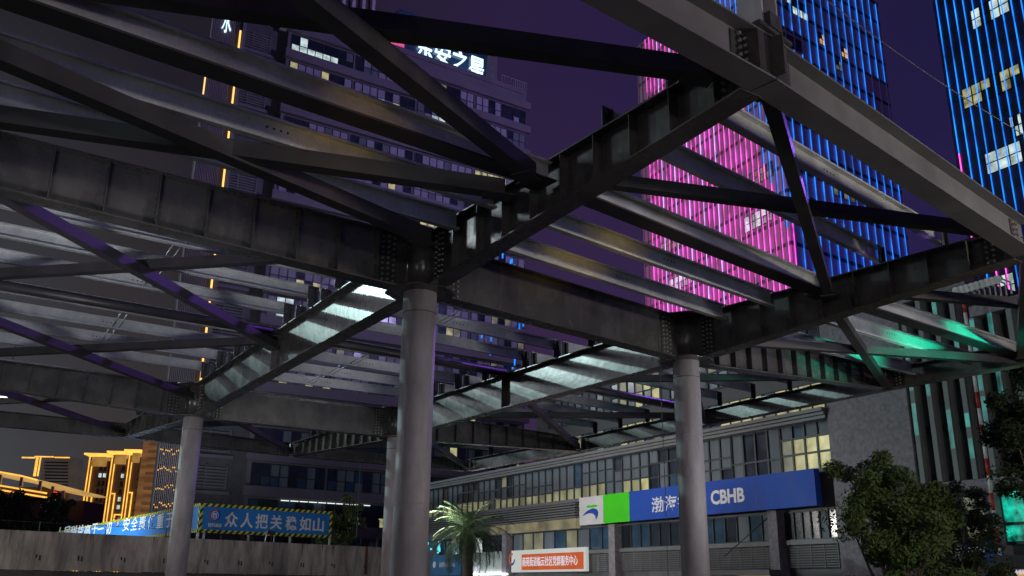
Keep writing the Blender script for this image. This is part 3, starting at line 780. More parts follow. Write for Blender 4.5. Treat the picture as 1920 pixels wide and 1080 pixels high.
# reflections of decoration lights in the glass
# lower part right, below the sign
def pier(u0, u1, z0, z1): 
    m = MB(); m.pb(BK, u0, u1, -.29, .35, z0, z1); m.build('pier', M['stone'], t)
for x in (1459, 1155, 953): 
    u, _ = BK.uv(x, 1000); pier(u - .30, u + .30, 0, 5.35)
us = [BK.uv(x, 1000)[0] for x in (1459, 1155, 953)]
m = MB(); m.pb(BK, -6.9, us[2], -.29, .0, 3.70, 3.92); m.build('sill_band', M['clad2'], t)
lowers = [(-.8, us[0] - .35, 6), (us[0] + .35, (us[0] + us[1]) / 2, 7), ((us[0] + us[1]) / 2 + .05, us[1] - .35, 7), (us[1] + .35, us[2] - .35, 9), (us[2] + .35, 40, 9)]
for k, (a, b, nx) in enumerate(lowers):
    def panes(q, r, k=k):
        if k in (0,): return pick(('glass', 4), ('blindgrey', 1))
        if k == 1: return pick(('blindgrey', 4), ('glassblue', 3), ('glass', 1))
        if k == 2: return pick(('glass', 4), ('litdim', 1), ('glassblue', 1))
        if k == 3: return pick(('litdim', 3), ('glassblue', 3), ('blindgrey', 2))
        return pick(('glass', 5), ('litc', .6))
    window(t, BK, a, b, 3.95, 5.25, -.27, nx, (), panes, .06)
# louvres
for k, (a, b) in enumerate(((-.8, us[0] - .35), (us[0] + .35, us[1] - .35), (us[1] + .35, us[1] + 2.2))):
    m = MB()
    for q in range(9): m.pb(BK, a, b, -.28, -.12, 2.66 + q * .115, 2.66 + q * .115 + .05)
    c = a
    while c < b: m.pb(BK, c, c + .04, -.119, -.09, 2.62, 3.68); c += .8
    m.build('louvre', M['clad2'], t)
m = MB(); ua_, _ = BK.uv(1472, 1060); ub_, _ = BK.uv(1245, 1060); m.pb(BK, ua_, ub_, -.28, 1.1, 2.30, 2.56); m.build('entrance_canopy', M['clad2'], t)
m = MB(); m.pb(BK, ua_ + .5, ub_ - .5, -.29, -.2, 0, 2.28); m.build('entrance_glass', M['glass'], t)
m = MB(); m.pb(BK, ua_ + 1, ua_ + 3, .0, .2, 2.2, 2.29); m.build('entrance_light', M['litorange'], t)
# louvred band left of the sign
m = MB()
for q in range(6): m.pb(BK, 19.9, 46, -.28, .12 + .02 * (q % 2), 5.98 + q * .165, 6.08 + q * .165)
m.build('louvre', M['clad2'], t)
m = MB(); m.pb(BK, 19.9, 31, -.28, .06, 5.32, 5.94); m.build('fascia_panel', emit('lit_fascia_panel', (.42, .37, .20), .36, .8, 1.1, False), t)
m = MB(); m.pb(BK, 31.02, 46, -.28, .05, 5.32, 5.94); m.build('fascia_panel', M['clad2'], t)
# bank sign
sg = thing('bank_sign', 'long blue bank sign with green and white squares, reading 渤海 and CBHB', 'sign', BK.P(0, .4, 5.3))
bx = [BK.uv(x, 940, .72)[0] for x in (1531, 1180, 1131, 1086)]
m = MB(); m.pb(BK, bx[0], bx[1] - .01, .36, .72, 5.38, 7.08); m.build('blue_panel', M['bankblue'], sg)
m = MB(); m.pb(BK, bx[1] + .01, bx[2] - .01, .36, .72, 5.38, 7.08); m.build('green_panel', M['bankgreen'], sg)
m = MB(); m.pb(BK, bx[2] + .01, bx[3], .36, .72, 5.38, 7.08); m.build('white_panel', M['whiteface'], sg)
m = MB(); m.pb(BK, (bx[0] + BK.uv(1419, 940, .72)[0]) / 2 * 0 + BK.uv(1419, 940, .72)[0], BK.uv(1419, 940, .72)[0] + .02, .721, .724, 5.40, 7.06); m.build('panel_joint', M['frame'], sg)
def arc_shape(pl, w, pts, name, material, parent):
    m = MB(); f = [pl.P(u, w + .03, z) for u, z in pts]; b = [pl.P(u, w, z) for u, z in pts]
    m.face(f); n_ = len(pts)
    for i in range(n_): m.face([b[i], b[(i + 1) % n_], f[(i + 1) % n_], f[i]])
    return m.build(name, material, parent)
# emblem: blue swoosh like a swimming dolphin under a green leaf stroke
def EP(x, y): return BK.uv(x, y, .722)
sw = [(1093, 967), (1099, 960), (1106, 955), (1113, 953), (1119, 955), (1122, 960), (1121, 967), (1118, 974), (1116, 967), (1112, 963), (1106, 962), (1099, 964)]
arc_shape(BK, .722, [EP(*q) for q in sw], 'emblem', M['bankblue'], sg)
gw = [(1099, 950), (1104, 947), (1110, 948), (1114, 946), (1119, 947), (1119, 950), (1113, 951), (1107, 952), (1102, 952)]
arc_shape(BK, .722, [EP(*q) for q in gw], 'emblem_leaf', M['bankgreen'], sg)
# diagonal stay in front of the louvres
st = MB(); st.tube(BK.P(BK.uv(1448, 973)[0], .36, BK.uv(1448, 973)[1]), BK.P(BK.uv(1368, 1043)[0], .36, BK.uv(1368, 1043)[1]), .03, n=6)
st.build('diagonal_stay', M['frame'], bank)

def fit_text(pl, s_, x0, y0, x1, y1, w, material, parent, name='lettering', bold=.015, ext=.015):
    """text whose box spans pixel (x0, y0 top) to (x1, y1 bottom) on the plane, evaluated at its middle"""
    ua_, _ = pl.uv(x0, (y0 + y1) / 2, w); ub_, _ = pl.uv(x1, (y0 + y1) / 2, w); xm = (x0 + x1) / 2
    za = pl.uv(xm, y1, w)[1]; zb = pl.uv(xm, y0, w)[1]
    o = text_on(pl, s_, ua_, za, zb - za, w, name, material, parent, 1.0, bold, ext)
    rd = pl.d if pl.d.dot(Z.cross(pl.n)) > 0 else -pl.d
    base = pl.P(ua_, 0, 0).dot(rd); po = Vector(o['_o'])
    es = [(v.co + po).dot(rd) - base for v in o.data.vertices]
    k_ = abs(ub_ - ua_) / max(es)
    for v, e in zip(o.data.vertices, es): v.co = v.co + rd * (e * (k_ - 1))
    return o

# shop signs on the ground floor
fit_text(KTOP[0], '水', 417, 18, 435, 62, .1, M['starlet'], KTOP[1], name='rooftop_lettering', bold=.0, ext=.05)
fit_text(ROOFTEXT[0], '东安之星', 781, 88, 909, 127, -.9, M['starlet'], ROOFTEXT[1], name='rooftop_lettering', bold=.006, ext=.1)
fit_text(BK, '渤海银行', 1222, 927, 1322, 957, .722, M['letter'], sg, bold=.006, ext=.02)
fit_text(BK, 'CBHB', 1333, 916.5, 1396, 944, .722, M['letter'], sg, bold=.03, ext=.02)
def uvbox(m, pl, x0, x1, xm, yt, yb, w0, w1):
    ym = (yt + yb) / 2; a = pl.uv(x0, ym, w1)[0]; b = pl.uv(x1, ym, w1)[0]
    m.pb(pl, min(a, b), max(a, b), w0, w1, pl.uv(xm, yb, w1)[1], pl.uv(xm, yt, w1)[1])
    return m
sg = thing('community_sign', 'white framed orange sign with white characters on the ground floor', 'sign', BK.P(22, .4, 2.2))
uvbox(MB(), BK, 959, 1098, 1030, 1029, 1072, .1, .34).build('board', M['signwhite'], sg)
uvbox(MB(), BK, 978, 1094, 1036, 1037, 1068, .342, .36).build('orange_panel', M['orange'], sg)
uvbox(MB(), BK, 959.5, 977, 968, 1036, 1062, .342, .352).build('emblem_ground', M['signwhite'], sg)
for (dx, mm, a0, a1) in ((0, 'orange', 70, 250), (1.5, 'bankblue', 230, 360)):
    cx_, cz_ = BK.uv(968, 1049); m = MB()
    for k in range(10):
        a, b = math.radians(a0 + (a1 - a0) * k / 10), math.radians(a0 + (a1 - a0) * (k + 1) / 10)
        q = [(cx_ - math.cos(a) * .42, cz_ + math.sin(a) * .42), (cx_ - math.cos(b) * .42, cz_ + math.sin(b) * .42), (cx_ - math.cos(b) * .28, cz_ + math.sin(b) * .26), (cx_ - math.cos(a) * .28, cz_ + math.sin(a) * .26)]
        m.face([BK.P(u, .365, z) for u, z in q])
    m.build('emblem', M[mm], sg)
fit_text(BK, '南苑街道临云社区党群服务中心', 979.5, 1042.5, 1083, 1061, .362, M['letterlit'], sg, bold=.004)
sg = thing('shop_sign', 'pale backlit shop front with small white lettering beside the palm trunk', 'sign', BK.P(30, .3, 1.5))
uvbox(MB(), BK, 881, 948, 915, 1035, 1078, .1, .3).build('board', mat('pale_shop_board', (.42, .47, .45), .5), sg)
uvbox(MB(), BK, 881, 948, 915, 1075.5, 1078, .31, .5).build('light_line', M['lamp'], sg)
fit_text(BK, '双几', 889, 1062, 901, 1074, .31, M['letterlit'], sg)
sg = thing('shop_sign', 'blue shop sign with small white characters left of the palm trunk', 'sign', BK.P(34, .3, 1.5))
uvbox(MB(), BK, 808, 864, 836, 1040, 1079, .1, .3).build('board', mat('shop_sign_blue', (.015, .13, .30), .45), sg)
fit_text(BK, '国贸乐成长中心', 824, 1054, 853, 1063.5, .31, M['letter'], sg, bold=.0)
m = MB(); cu_, cz_ = BK.uv(821, 1059); m.tube(BK.P(cu_, .31, cz_), BK.P(cu_, .33, cz_), .26, n=16); m.build('emblem', M['letter'], sg)
sg = thing('neon_window_display', 'cyan and white neon display in the window behind the palm', 'neon display', BK.P(33, .2, 3.2))
m = MB()
for k in range(26):
    x = random.choice([798 + random.random() * 14, 822 + random.random() * 6, 854 + random.random() * 9]); y = 1018 + random.random() * 20
    u, z = BK.uv(x, y); m.pb(BK, u, u + .22, .05, .1, z, z + .10 + random.random() * .3)
each(m, 'neon_tube', emit('cyan_neon', (.1, .75, .85), 1.0, 0, 1, False), sg)

# ---------------------------------------------------------------- stone wing and finned building to the right of the bank
t = thing('finned_building', 'dark stone building with upright fins, teal light on some of them, right of the bank', 'building', BK.P(-8, 0, 0))
m = MB(); m.pb(BK, -5.45, -1.05, -16, .10, 0, 14.5); m.build('stone_wall', M['stone'], t)
m = MB(); m.pb(BK, -8.9, -5.46, -16, -.6, 0, 14.3); m.pb(BK, -24, -8.91, -16, -.6, 0, 12.75); m.build('wall', M['clad'], t)
m = MB(); m.pb(BK, -8.9, -5.47, -.59, .16, 13.9, 14.5); m.build('top_band', M['stone'], t)
m = MB(); m.pb(BK, -24, -8.91, -.59, .14, 12.5, 12.95); m.build('top_band', M['stone'], t)
m = MB()
for k in range(3): m.pb(BK, -24, -5.47, -.58, -.35, 6.0 + 2.1 * k, 6.3 + 2.1 * k)
m.build('spandrel_band', M['frame'], t)
k = 0; u = -5.75
fins = []
while u > -20:
    m = MB(); m.pb(BK, u - .11, u + .11, -.58, .12, 5.95, 13.88 if u > -8.7 else 12.48); m.build('fin', M['fin'], t); fins.append(u)
    u -= .80; k += 1
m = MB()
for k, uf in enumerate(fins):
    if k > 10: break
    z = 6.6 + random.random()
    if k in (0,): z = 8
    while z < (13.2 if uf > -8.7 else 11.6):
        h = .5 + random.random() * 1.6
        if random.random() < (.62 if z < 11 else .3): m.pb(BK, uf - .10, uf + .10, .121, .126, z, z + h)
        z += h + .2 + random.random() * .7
each(m, 'painted_light', M['tealpatch'], t)  # teal light painted onto the fins as thin glowing plates
m = MB(); m.pb(BK, -24, -5.47, -.59, .2, 5.55, 5.93); m.build('ledge', M['stone'], t)
for x in (1862, 1869.5):
    u, _ = BK.uv(x, 980); m = MB(); m.pb(BK, u - .13, u + .13, -.59, .3, 2.9, 5.54); m.build('pier', M['stone'], t)
ua_ = BK.uv(1862, 980)[0]; ub_ = BK.uv(1812, 980)[0]
window(t, BK, ua_ + .25, ub_ + .4, 3.5, 5.4, -.55, 2, (.38,), lambda q, r: 'litdim', .12)
window(t, BK, -16, BK.uv(1874, 980)[0], 3.45, 5.45, -.3, 7, (.36,), lambda q, r: 'teal', .12, name='light_show_window')
m = MB(); m.pb(BK, -18, ua_ - .4, -.5, 1.0, 2.45, 2.95); m.build('entrance_canopy', M['frame'], t)
m = MB(); m.pb(BK, -18, ua_ - .5, -.59, -.3, .3, 2.4); m.build('shop_glass', M['litorange'], t)
fit_text(BK, '不语串', 1903, 1066, 1922, 1077, -.2, M['letterlit'], t)
sg = thing('bank_service_sign', 'small dark blue bank service sign half hidden by the street tree', 'sign', BK.P(-7, .4, 2.9))
uvbox(MB(), BK, 1808, 1876, 1850, 1015, 1055, .32, .5).build('board', M['bankblue'], sg)
fit_text(BK, '社区银行服务', 1790, 1026, 1851, 1036, .51, M['letter'], sg)
fit_text(BK, 'COMMUNITY SERVICE BANKING', 1792, 1039, 1852, 1042.5, .51, M['letter'], sg)
# roof equipment
rp = BK.P(BK.uv(1835, 650)[0], .6, 0)
pm = thing('striped_pole', 'red and white banded pole rising before the finned building', 'pole', BK.P(BK.uv(1845, 680)[0], .8, 0))
zz_ = 0
for k in range(20):
    m = MB(); q = BK.P(BK.uv(1845, 680)[0], .8, 0); m.tube(q + Z * (k * .66), q + Z * (k * .66 + .66), .07, n=10); m.build('red_band' if k % 2 else 'white_band', M['red'] if k % 2 else M['white'], pm)
for k in range(9):
    x = 1822 + k * 11; u, z = BK.uv(x, 528 + k * 5.5)
    f = thing('roof_floodlight', 'small pale floodlight on the roof edge, %s of the row under the pink light lines' % ['first', 'second', 'third', 'fourth', 'fifth', 'sixth', 'seventh', 'eighth', 'last'][k], 'floodlight', BK.P(u, .3, 12.95), 'floodlights along the roof edge')
    q = BK.P(u, .35, 12.95)
    m = MB(); m.bar(q, q + Z * .5, .05); m.bar(q + Z * .5, q + BK.n * .6 + Z * .55, .05); m.build('bracket', M['white'], f)
    m = MB(); c = q + BK.n * .6 + Z * .58; m.tube(c, c + BK.n * .25 - Z * .12, .08, .17, 10); m.build('lamp_head', M['white'], f)

# ---------------------------------------------------------------- office block behind the bank roof
RB = Plane(at(1400, 760, 60), dvp(-150))
t = thing('rear_office_block', 'set back office floors seen through the canopy above the bank roof', 'building', RB.P(0, 0, 0))
ul_ = RB.uv(1000, 800)[0]; ur_ = RB.uv(1545, 700)[0]; zt_ = RB.uv(1450, 610)[1]
m = MB(); m.pb(RB, ur_, ul_, -12, -.3, 0, zt_); m.build('wall', M['clad'], t)
m = MB(); m.pb(RB, ur_ - .1, ul_ + .1, -.29, .2, zt_ - .5, zt_ + .1); m.build('cornice', M['clad2'], t)
zz0 = zt_ - 3.1; fl = 0
while zz0 > 7:
    u = ur_ + .3; w_i = 0
    while u + 5 < ul_:
        lit = (w_i, fl)
        def panes(q, r, w_i=w_i, fl=fl):
            if fl == 1 and w_i in (0, 1) and q < 4: return 'lity'
            if w_i == 3: return pick(('lity', 3), ('litdim', 2), ('glass', 1))
            return pick(('blindgrey', 4), ('glass', 5), ('glassblue', 3), ('litdim', .6))
        window(t, RB, u, u + 4.9, zz0, zz0 + 2.3, -.28, 5, (.5,), panes, .08); u += 5; w_i += 1
    zz0 -= 3.4; fl += 1

# ---------------------------------------------------------------- concrete wall and banners on the left
WL = Plane(at(0, 996, 32), dvp(2700))
t = thing('concrete_parapet', 'long stained concrete parapet wall low across the left side', 'wall', WL.P(0, 0, 2))
m = MB()
for k in range(13):
    a = -9 + k * 2.05; m.pb(WL, a, a + 2.044, -.35, 0, 2.02, 3.28)
m.build('wall_panel', M['concrete'], t)
m = MB(); m.pb(WL, -10, 18.1, -4, -.02, 1.45, 2.0); m.build('deck_edge', M['concrete2'], t)
m = MB()
for k in range(5): m.pb(WL, -8 + k * 6, -7.3 + k * 6, -2.5, -1.6, 0, 1.44)
m.build('support_pier', M['concrete2'], t)
m = MB(); prev = None
for k in range(8):
    q = WL.P(-1 + k * 2.3, -.17, 3.285); m.bar(q, q + Z * .34, .025)
    if prev: m.bar(prev + Z * .3, q + Z * .3, .014)
    prev = q
m.build('wire_rail', M['wire'], t)
m = MB()
for k in range(11):
    u = -.5 + k * 1.55 + random.random() * .3
    m.pb(WL, u, u + .05, .0, .012, 2.35 + (k % 2) * .06, 2.52); m.pb(WL, u + .12, u + .17, .0, .012, 2.33, 2.5)
each(m, 'tie_hole', M['wire'], t)
m = MB()
for k in range(26):
    u = -4 + random.random() * 20; l = .15 + random.random() * .5
    m.face([WL.P(u, .004, 3.27), WL.P(u + .03 + random.random() * .05, .004, 3.27), WL.P(u + .03, .004, 3.27 - l)])
each(m, 'water_stain', mat('water_stain', (.13, .12, .11), .9, 0, .3, 4), t)
u_, _ = WL.uv(686, 1050); m = MB(); m.pb(WL, u_ - .06, u_ + .08, .005, .012, 2.1, 3.27); m.build('rust_stain', mat('rust', (.13, .06, .035), .9, 0, .5, 6), t)

def banner(pl, u0, u1, z0, z1, label, extra):
    t = thing('slogan_banner', label, 'banner', pl.P(u0, 0, z0), 'blue slogan banners above the parapet')
    m = MB(); m.pb(pl, u0, u1, -.06, 0, z0, z1); m.build('panel', M['bannerblue'], t)
    hz_ = hazard('hazard_stripe_' + str(len(bpy.data.materials)), pl.d)
    b = .14; m = MB(); m.pb(pl, u0, u1, .003, .02, z1 - b, z1); m.pb(pl, u0, u1, .003, .02, z0, z0 + b)
    m.pb(pl, u0, u0 + b, .003, .02, z0 + b, z1 - b); m.pb(pl, u1 - b, u1, .003, .02, z0 + b, z1 - b); m.build('hazard_border', hz_, t)
    m = MB(); k = u0 + .3
    while k < u1: m.pb(pl, k, k + .09, -.16, -.065, 0, z1 - .2); k += 2.2
    m.build('support_post', M['rod'], t)
    return t
def logo(pl, cu_, cz_, R, parent, mirror=1):
    for (a0, a1, mm, r0, r1) in ((60, 290, 'red', 1, .78), (-60, 60, 'bankblue', 1, .72), (0, 360, 'letter', .70, .62)):
        m = MB(); n_ = 18
        for k in range(n_):
            a, b = math.radians(a0 + (a1 - a0) * k / n_), math.radians(a0 + (a1 - a0) * (k + 1) / n_)
            m.face([pl.P(cu_ + math.cos(x) * R * r * mirror, .012 + (.002 if mm == 'letter' else 0), cz_ + math.sin(x) * R * r) for x, r in ((a, r0), (b, r0), (b, r1), (a, r1))])
        m.build('emblem_ring', M[mm], parent)
    m = MB(); m.mi = 0
    for (x0, x1, y0, y1) in ((-.4, .4, .22, .38), (-.4, -.22, -.3, .22), (-.22, .35, -.02, .12), (.18, .35, -.38, -.02), (-.25, .18, -.42, -.28)):
        m.pb(pl, cu_ + min(x0 * mirror, x1 * mirror) * R, cu_ + max(x0 * mirror, x1 * mirror) * R, .004, .014, cz_ + y0 * R, cz_ + y1 * R)
    m.build('emblem', M['letter'], parent)
BR = Plane(at(377, 943, 44.5), dvp(3150))
u0, u1 = 0, BR.uv(622, 985)[0]
z1 = BR.uv(377, 943)[1]; z0 = BR.uv(372, 998)[1]
t = banner(BR, u0, u1, z0, z1, 'blue banner right of the left column, seven white characters and a round emblem, hazard-striped edge', 0)
cu_, cz_ = BR.uv(403, 966); logo(BR, cu_, cz_, .27, t, 1 if BR.d.x > 0 else -1)
fit_text(BR, '铁科建设', 390, 981, 416, 988.5, .012, M['letter'], t, bold=.01)
for k, (ch, x) in enumerate(zip('众人把关稳如山', (434, 463, 491, 518, 546, 572, 597))):
    yy = 974 + (x - 434) * .062; hh2 = 14.5 - k * .25; ww = 12.2 - k * .35
    fit_text(BR, ch, x - ww, yy - hh2, x + ww, yy + hh2, .012, M['letter'], t, bold=.018)
BL = Plane(at(377, 943, 44.5), dvp(-350))
u1 = BL.uv(104, 992)[0]
t = banner(BL, min(0.02, u1), max(-.02, u1), z0, z1, 'brighter blue banner running back behind the left column, slogan about duty and safety', 0)
cu_, cz_ = BL.uv(221.5, 979.5); logo(BL, cu_, cz_, .30, t, -1)
for ch, x in zip('人民利益高于一切', (112, 126, 137.5, 151, 164, 177.5, 189, 203.5)):
    yy = 998 - (x - 112) * .085; h2 = 9.0 + (x - 112) * .022
    if ch == '一': fit_text(BL, ch, x - 5.5, yy - 1.6, x + 5.5, yy + 1.6, .012, M['letter'], t, bold=.02); continue
    fit_text(BL, ch, x - 5.6, yy - h2, x + 5.6, yy + h2, .012, M['letter'], t, bold=.016)
for ch, x in zip('安全责任重于泰山', (237.5, 252.5, 267.5, 284, 301, 318, 336, 354)):
    yy = 983.5 - (x - 237) * .105; h2 = 12 + (x - 237) * .022
    fit_text(BL, ch, x - 6.2, yy - h2, x + 6.2, yy + h2, .012, M['letter'], t, bold=.016)
# work lamp on the parapet
WPx = at(510, 1001, 41.2)
t = thing('work_lamp', 'small dark floodlight on a stand in front of the blue banner', 'floodlight', WPx)
m = MB()
c = at(507, 1002.5, 41.5)
m.fbox(c, WL.d, WL.n, Z, (-.20, -.08, .0), (.20, .08, .17)); m.build('lamp_head', M['frame'], t)
m = MB(); m.bar(c + WL.d * -.19 + Z * .02, c + WL.d * -.24 - Z * .38, .025); m.bar(c + WL.d * .19 + Z * .02, c + WL.d * .2 - Z * .38, .025); each(m, 'stand_leg', M['rod'], t)

# ---------------------------------------------------------------- far gold-lit buildings
FP = Plane(at(200, 950, 260), Vector((1, .12, 0)))
def gbox(m, x0, x1, y0, y1, w0, w1, pl=FP):
    a = pl.uv(x0, (y0 + y1) / 2)[0]; b = pl.uv(x1, (y0 + y1) / 2)[0]; xm = (x0 + x1) / 2
    m.pb(pl, a, b, w0, w1, pl.uv(xm, y1)[1], pl.uv(xm, y0)[1]); return m
towers = [('gold edged apartment tower, left of the three', 166, 207, 850, 852, (168, 152), 206), ('gold edged apartment tower, middle of the three', 208, 243, 846, 843, (206, 187), 240), ('gold edged apartment tower under a large lit roof frame, right of the three', 240, 268, 843, 845, (239, 224), 266)]
for lab, xa, xb, yt, yt2, edge, xr in towers:
    ua_ = FP.uv(xa, 860)[0]; ub_ = FP.uv(xb, 860)[0]; zt_ = FP.uv((xa + xb) / 2, yt)[1]
    t = thing('apartment_tower', lab, 'tower', FP.P(ua_, 0, 0), 'gold-lit apartment towers')
    m = MB(); m.pb(FP, ua_, ub_ - .3, -12, 0, 0, zt_ - 2); m.build('wall', mat('tower_brown_' + str(xa), (.17, .13, .10), .8), t)
    # roof frame
    m = MB(); m.pb(FP, ua_ - 1.0, ub_ - .4, -4, 1.2, zt_ - .55, zt_ - .1); m.build('roof_frame', M['gold'], t)
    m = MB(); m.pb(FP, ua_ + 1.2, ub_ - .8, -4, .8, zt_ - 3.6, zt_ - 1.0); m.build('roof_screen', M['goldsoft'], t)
    # edge lines
    e = ua_ + .3
    m = MB()
    for q in (0, .8): m.pb(FP, e + q, e + q + .2, .0, .4, 2, zt_ - 1)
    H = zt_
    for (a, b, s0, s1) in ((-1.9, -1.62, .30, .52), (1.9, 2.18, .22, .68)):
        m.pb(FP, e + a, e + b, .0, .4, H * s0, H * s1)
    m.pb(FP, e - 1.9, e, .0, .4, H * .52, H * .52 + .3); m.pb(FP, e + 1.18, e + 2.18, .0, .4, H * .68, H * .68 + .3); m.pb(FP, e + 1.18, e + 2.18, .0, .4, H * .22, H * .22 + .3)
    m.build('light_line', M['gold'], t)
    m = MB(); m2 = MB()
    for fl in range(int(zt_ / 2.1) - 2):
        for c in range(3):
            uu = e + 3 + c * 1.15
            if uu + .8 > ub_ - .4: continue
            (m2 if random.random() < .22 else m).pb(FP, uu, uu + .75, .01, .08, 2 + fl * 2.1, 3.1 + fl * 2.1)
    each(m, 'dark_window', M['glass'], t); each(m2, 'lit_window', M['litw'], t)
    m = MB()
    for fl in range(int(zt_ / 2.1) - 2): m.pb(FP, e + 2.7, ub_ - .5, .0, .5, 1.5 + fl * 2.1, 1.75 + fl * 2.1)
    m.build('balcony', mat('balcony_%d' % xa, (.10, .08, .07), .8), t)
# tan tower
t = thing('brick_tower', 'tan gold-washed slab tower between the gold edged towers and the fluted tower', 'tower', FP.P(FP.uv(280, 900)[0], 6, 0))
ua_ = FP.uv(266, 880)[0]; ub_ = FP.uv(296, 880)[0]
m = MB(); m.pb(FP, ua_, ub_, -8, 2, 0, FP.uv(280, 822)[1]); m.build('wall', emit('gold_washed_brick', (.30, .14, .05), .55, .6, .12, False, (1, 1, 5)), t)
m = MB()
for k in range(22): m.pb(FP, ua_ + 1.6, ub_ - .2, 2.01, 2.15, 2 + 2 * k, 2.9 + 2 * k)
m.build('window_band', emit('tan_window', (.16, .075, .03), .5, .3, 1, False), t)
# farther building
F2 = Plane(at(100, 900, 380), Vector((1, .05, 0)))
t = thing('far_building', 'dim far tower with a gold roof line behind the curved pavilion', 'tower', F2.P(0, 0, 0))
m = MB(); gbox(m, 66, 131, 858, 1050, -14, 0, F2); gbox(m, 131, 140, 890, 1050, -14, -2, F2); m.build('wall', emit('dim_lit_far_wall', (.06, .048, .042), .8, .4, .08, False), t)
m = MB()
for x0, x1, y0, y1 in ((42, 66, 857, 859.5), (66, 101, 855.5, 857.5), (66, 70, 858, 893), (73, 75, 858, 893), (103, 131, 857, 859)): gbox(m, x0, x1, y0, y1, .05, .6, F2)
m.build('light_line', M['gold'], t)
m = MB()
for k in range(9): gbox(m, 84, 128, 866 + k * 6, 868.5 + k * 6, .02, .3, F2)
m.build('window_band', M['glass'], t)
# curved pavilion
F3 = Plane(at(60, 930, 170), Vector((1, .0, 0)))
t = thing('pavilion', 'curved gold-lit roof pavilion behind the dark trees at the far left', 'building', F3.P(0, 0, 0))
m = MB(); top = [(-40, 878), (0, 885), (40, 892), (70, 900), (100, 908), (125, 914), (143, 919)]; bot = [(-40, 885), (0, 892), (40, 900), (70, 908), (95, 917), (125, 920), (143, 920)]
for (a, b, c, d) in zip(top, top[1:], bot, bot[1:]):
    q = [F3.P(*[F3.uv(*p_)[0], 0, F3.uv(*p_)[1]]) for p_ in (c, d, b, a)]
    m.hexa([q[0], q[1], q[1] + F3.n * -14, q[0] + F3.n * -14, q[3], q[2], q[2] + F3.n * -14, q[3] + F3.n * -14])
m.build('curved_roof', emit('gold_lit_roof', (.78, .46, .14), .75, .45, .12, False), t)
m = MB()
for k, (a, b) in enumerate(zip(top, top[1:])):
    pa = F3.P(F3.uv(*a)[0], .1, F3.uv(*a)[1]); pb_ = F3.P(F3.uv(*b)[0], .1, F3.uv(*b)[1])
    if k < 3: m.bar(pa, pb_, .25)
m.build('light_line', M['gold'], t)
m = MB(); gbox(m, -40, 83, 912, 931, -10, -1, F3); gbox(m, -40, 140, 935, 1000, -12, -3, F3); m.build('wall', mat('pavilion_wall', (.12, .08, .06), .8), t)
m = MB()
for x0, y0, x1, y1 in ((-20, 907, 83, 924), (-20, 915, 83, 932), (-20, 934, 13, 940)):
    pa = F3.P(F3.uv(x0, y0)[0], -.9, F3.uv(x0, y0)[1]); pb_ = F3.P(F3.uv(x1, y1)[0], -.9, F3.uv(x1, y1)[1]); m.bar(pa, pb_, .3, .28)
m.build('gold_band', M['gold'], t)
m = MB()
for x, y0, y1 in ((2, 890, 908), (42, 895, 912), (77, 902, 920), (100, 912, 940), (119, 920, 960)): m.bar(at(x, y0, 170), at(x - 3, y1, 170), .5)
each(m, 'roof_post', M['white'], t)
m = MB(); gbox(m, 103, 111, 923, 928, .2, .6, F3); m.build('red_lamp', M['redlamp'], t)

# ---------------------------------------------------------------- trees
def leafcloud(mb, blobs, n, size, rnd):
    for _ in range(n):
        c, r = rnd.choice(blobs)
        while True:
            v = Vector((rnd.uniform(-1, 1), rnd.uniform(-1, 1), rnd.uniform(-1, 1)))
            if .25 < v.length < 1: break
        p = c + Vector((v.x * r[0], v.y * r[0], v.z * r[1]))
        a = Vector((rnd.gauss(0, 1), rnd.gauss(0, 1), rnd.gauss(0, 1))).normalized(); b = a.orthogonal().normalized()
        q = a.cross(b); k = size * rnd.uniform(.6, 1.3)
        mb.face([p - a * k, p - b * k * .45, p + a * k, p + b * k * .45])
def tree(name, label, base, H, R, n, size, mm, seed, trunk_h=.35, group='trees'):
    rnd = random.Random(seed); base = Vector(base)
    t = thing(name, label, 'tree', base, group)
    m = MB(); top = base + Z * H * trunk_h; m.tube(base, top, R * .055, R * .04, 10)
    blobs = []
    for k in range(int(14 + R * 4)):
        a = rnd.uniform(0, 6.28); rr = R * math.sqrt(rnd.random()) * .75; z = H * rnd.uniform(trunk_h + .05, .93)
        sh = math.sin(math.pi * min(1, max(.12, (z / H - trunk_h) / (1 - trunk_h) * .85 + .12)))
        c = base + Vector((math.cos(a) * rr * sh, math.sin(a) * rr * sh, z)); blobs.append((c, (R * rnd.uniform(.22, .38), R * rnd.uniform(.16, .28))))
        mid = top.lerp(c, .5) + Vector((0, 0, -.05 * H)); m.tube(top - Z * H * .08 * rnd.random(), mid, R * .026, R * .018, 6, False); m.tube(mid, c, R * .018, R * .006, 6, False)
        for _ in range(3):
            e = c + Vector((rnd.uniform(-1, 1), rnd.uniform(-1, 1), rnd.uniform(-.6, 1))) * R * .3
            m.tube(c, e, R * .006, R * .002, 4, False)
            blobs.append((e, (R * .14, R * .11)))
    m.build('trunk', M['bark'], t)
    m = MB(); leafcloud(m, blobs, n, size, rnd); m.build('crown', M[mm], t)
    return t
def ground(x, y, Y): q = at(x, y, Y); return Vector((q.x, q.y, 0))
tree('street_tree', 'green leafy street tree in front of the stone wall right of the bank sign', ground(1668, 1000, 27), 4.8, 2.45, 34000, .072, 'leaf', 21, .16)
tree('street_tree', 'smaller darker street tree close behind the right side of the leafy street tree', ground(1775, 1000, 30), 5.0, 1.9, 14000, .075, 'leafdark', 5, .24)
tree('street_tree', 'very dark tree at the right picture edge beside the fins', ground(1932, 800, 24), 8.1, 1.8, 13000, .08, 'leafdark', 9, .45)
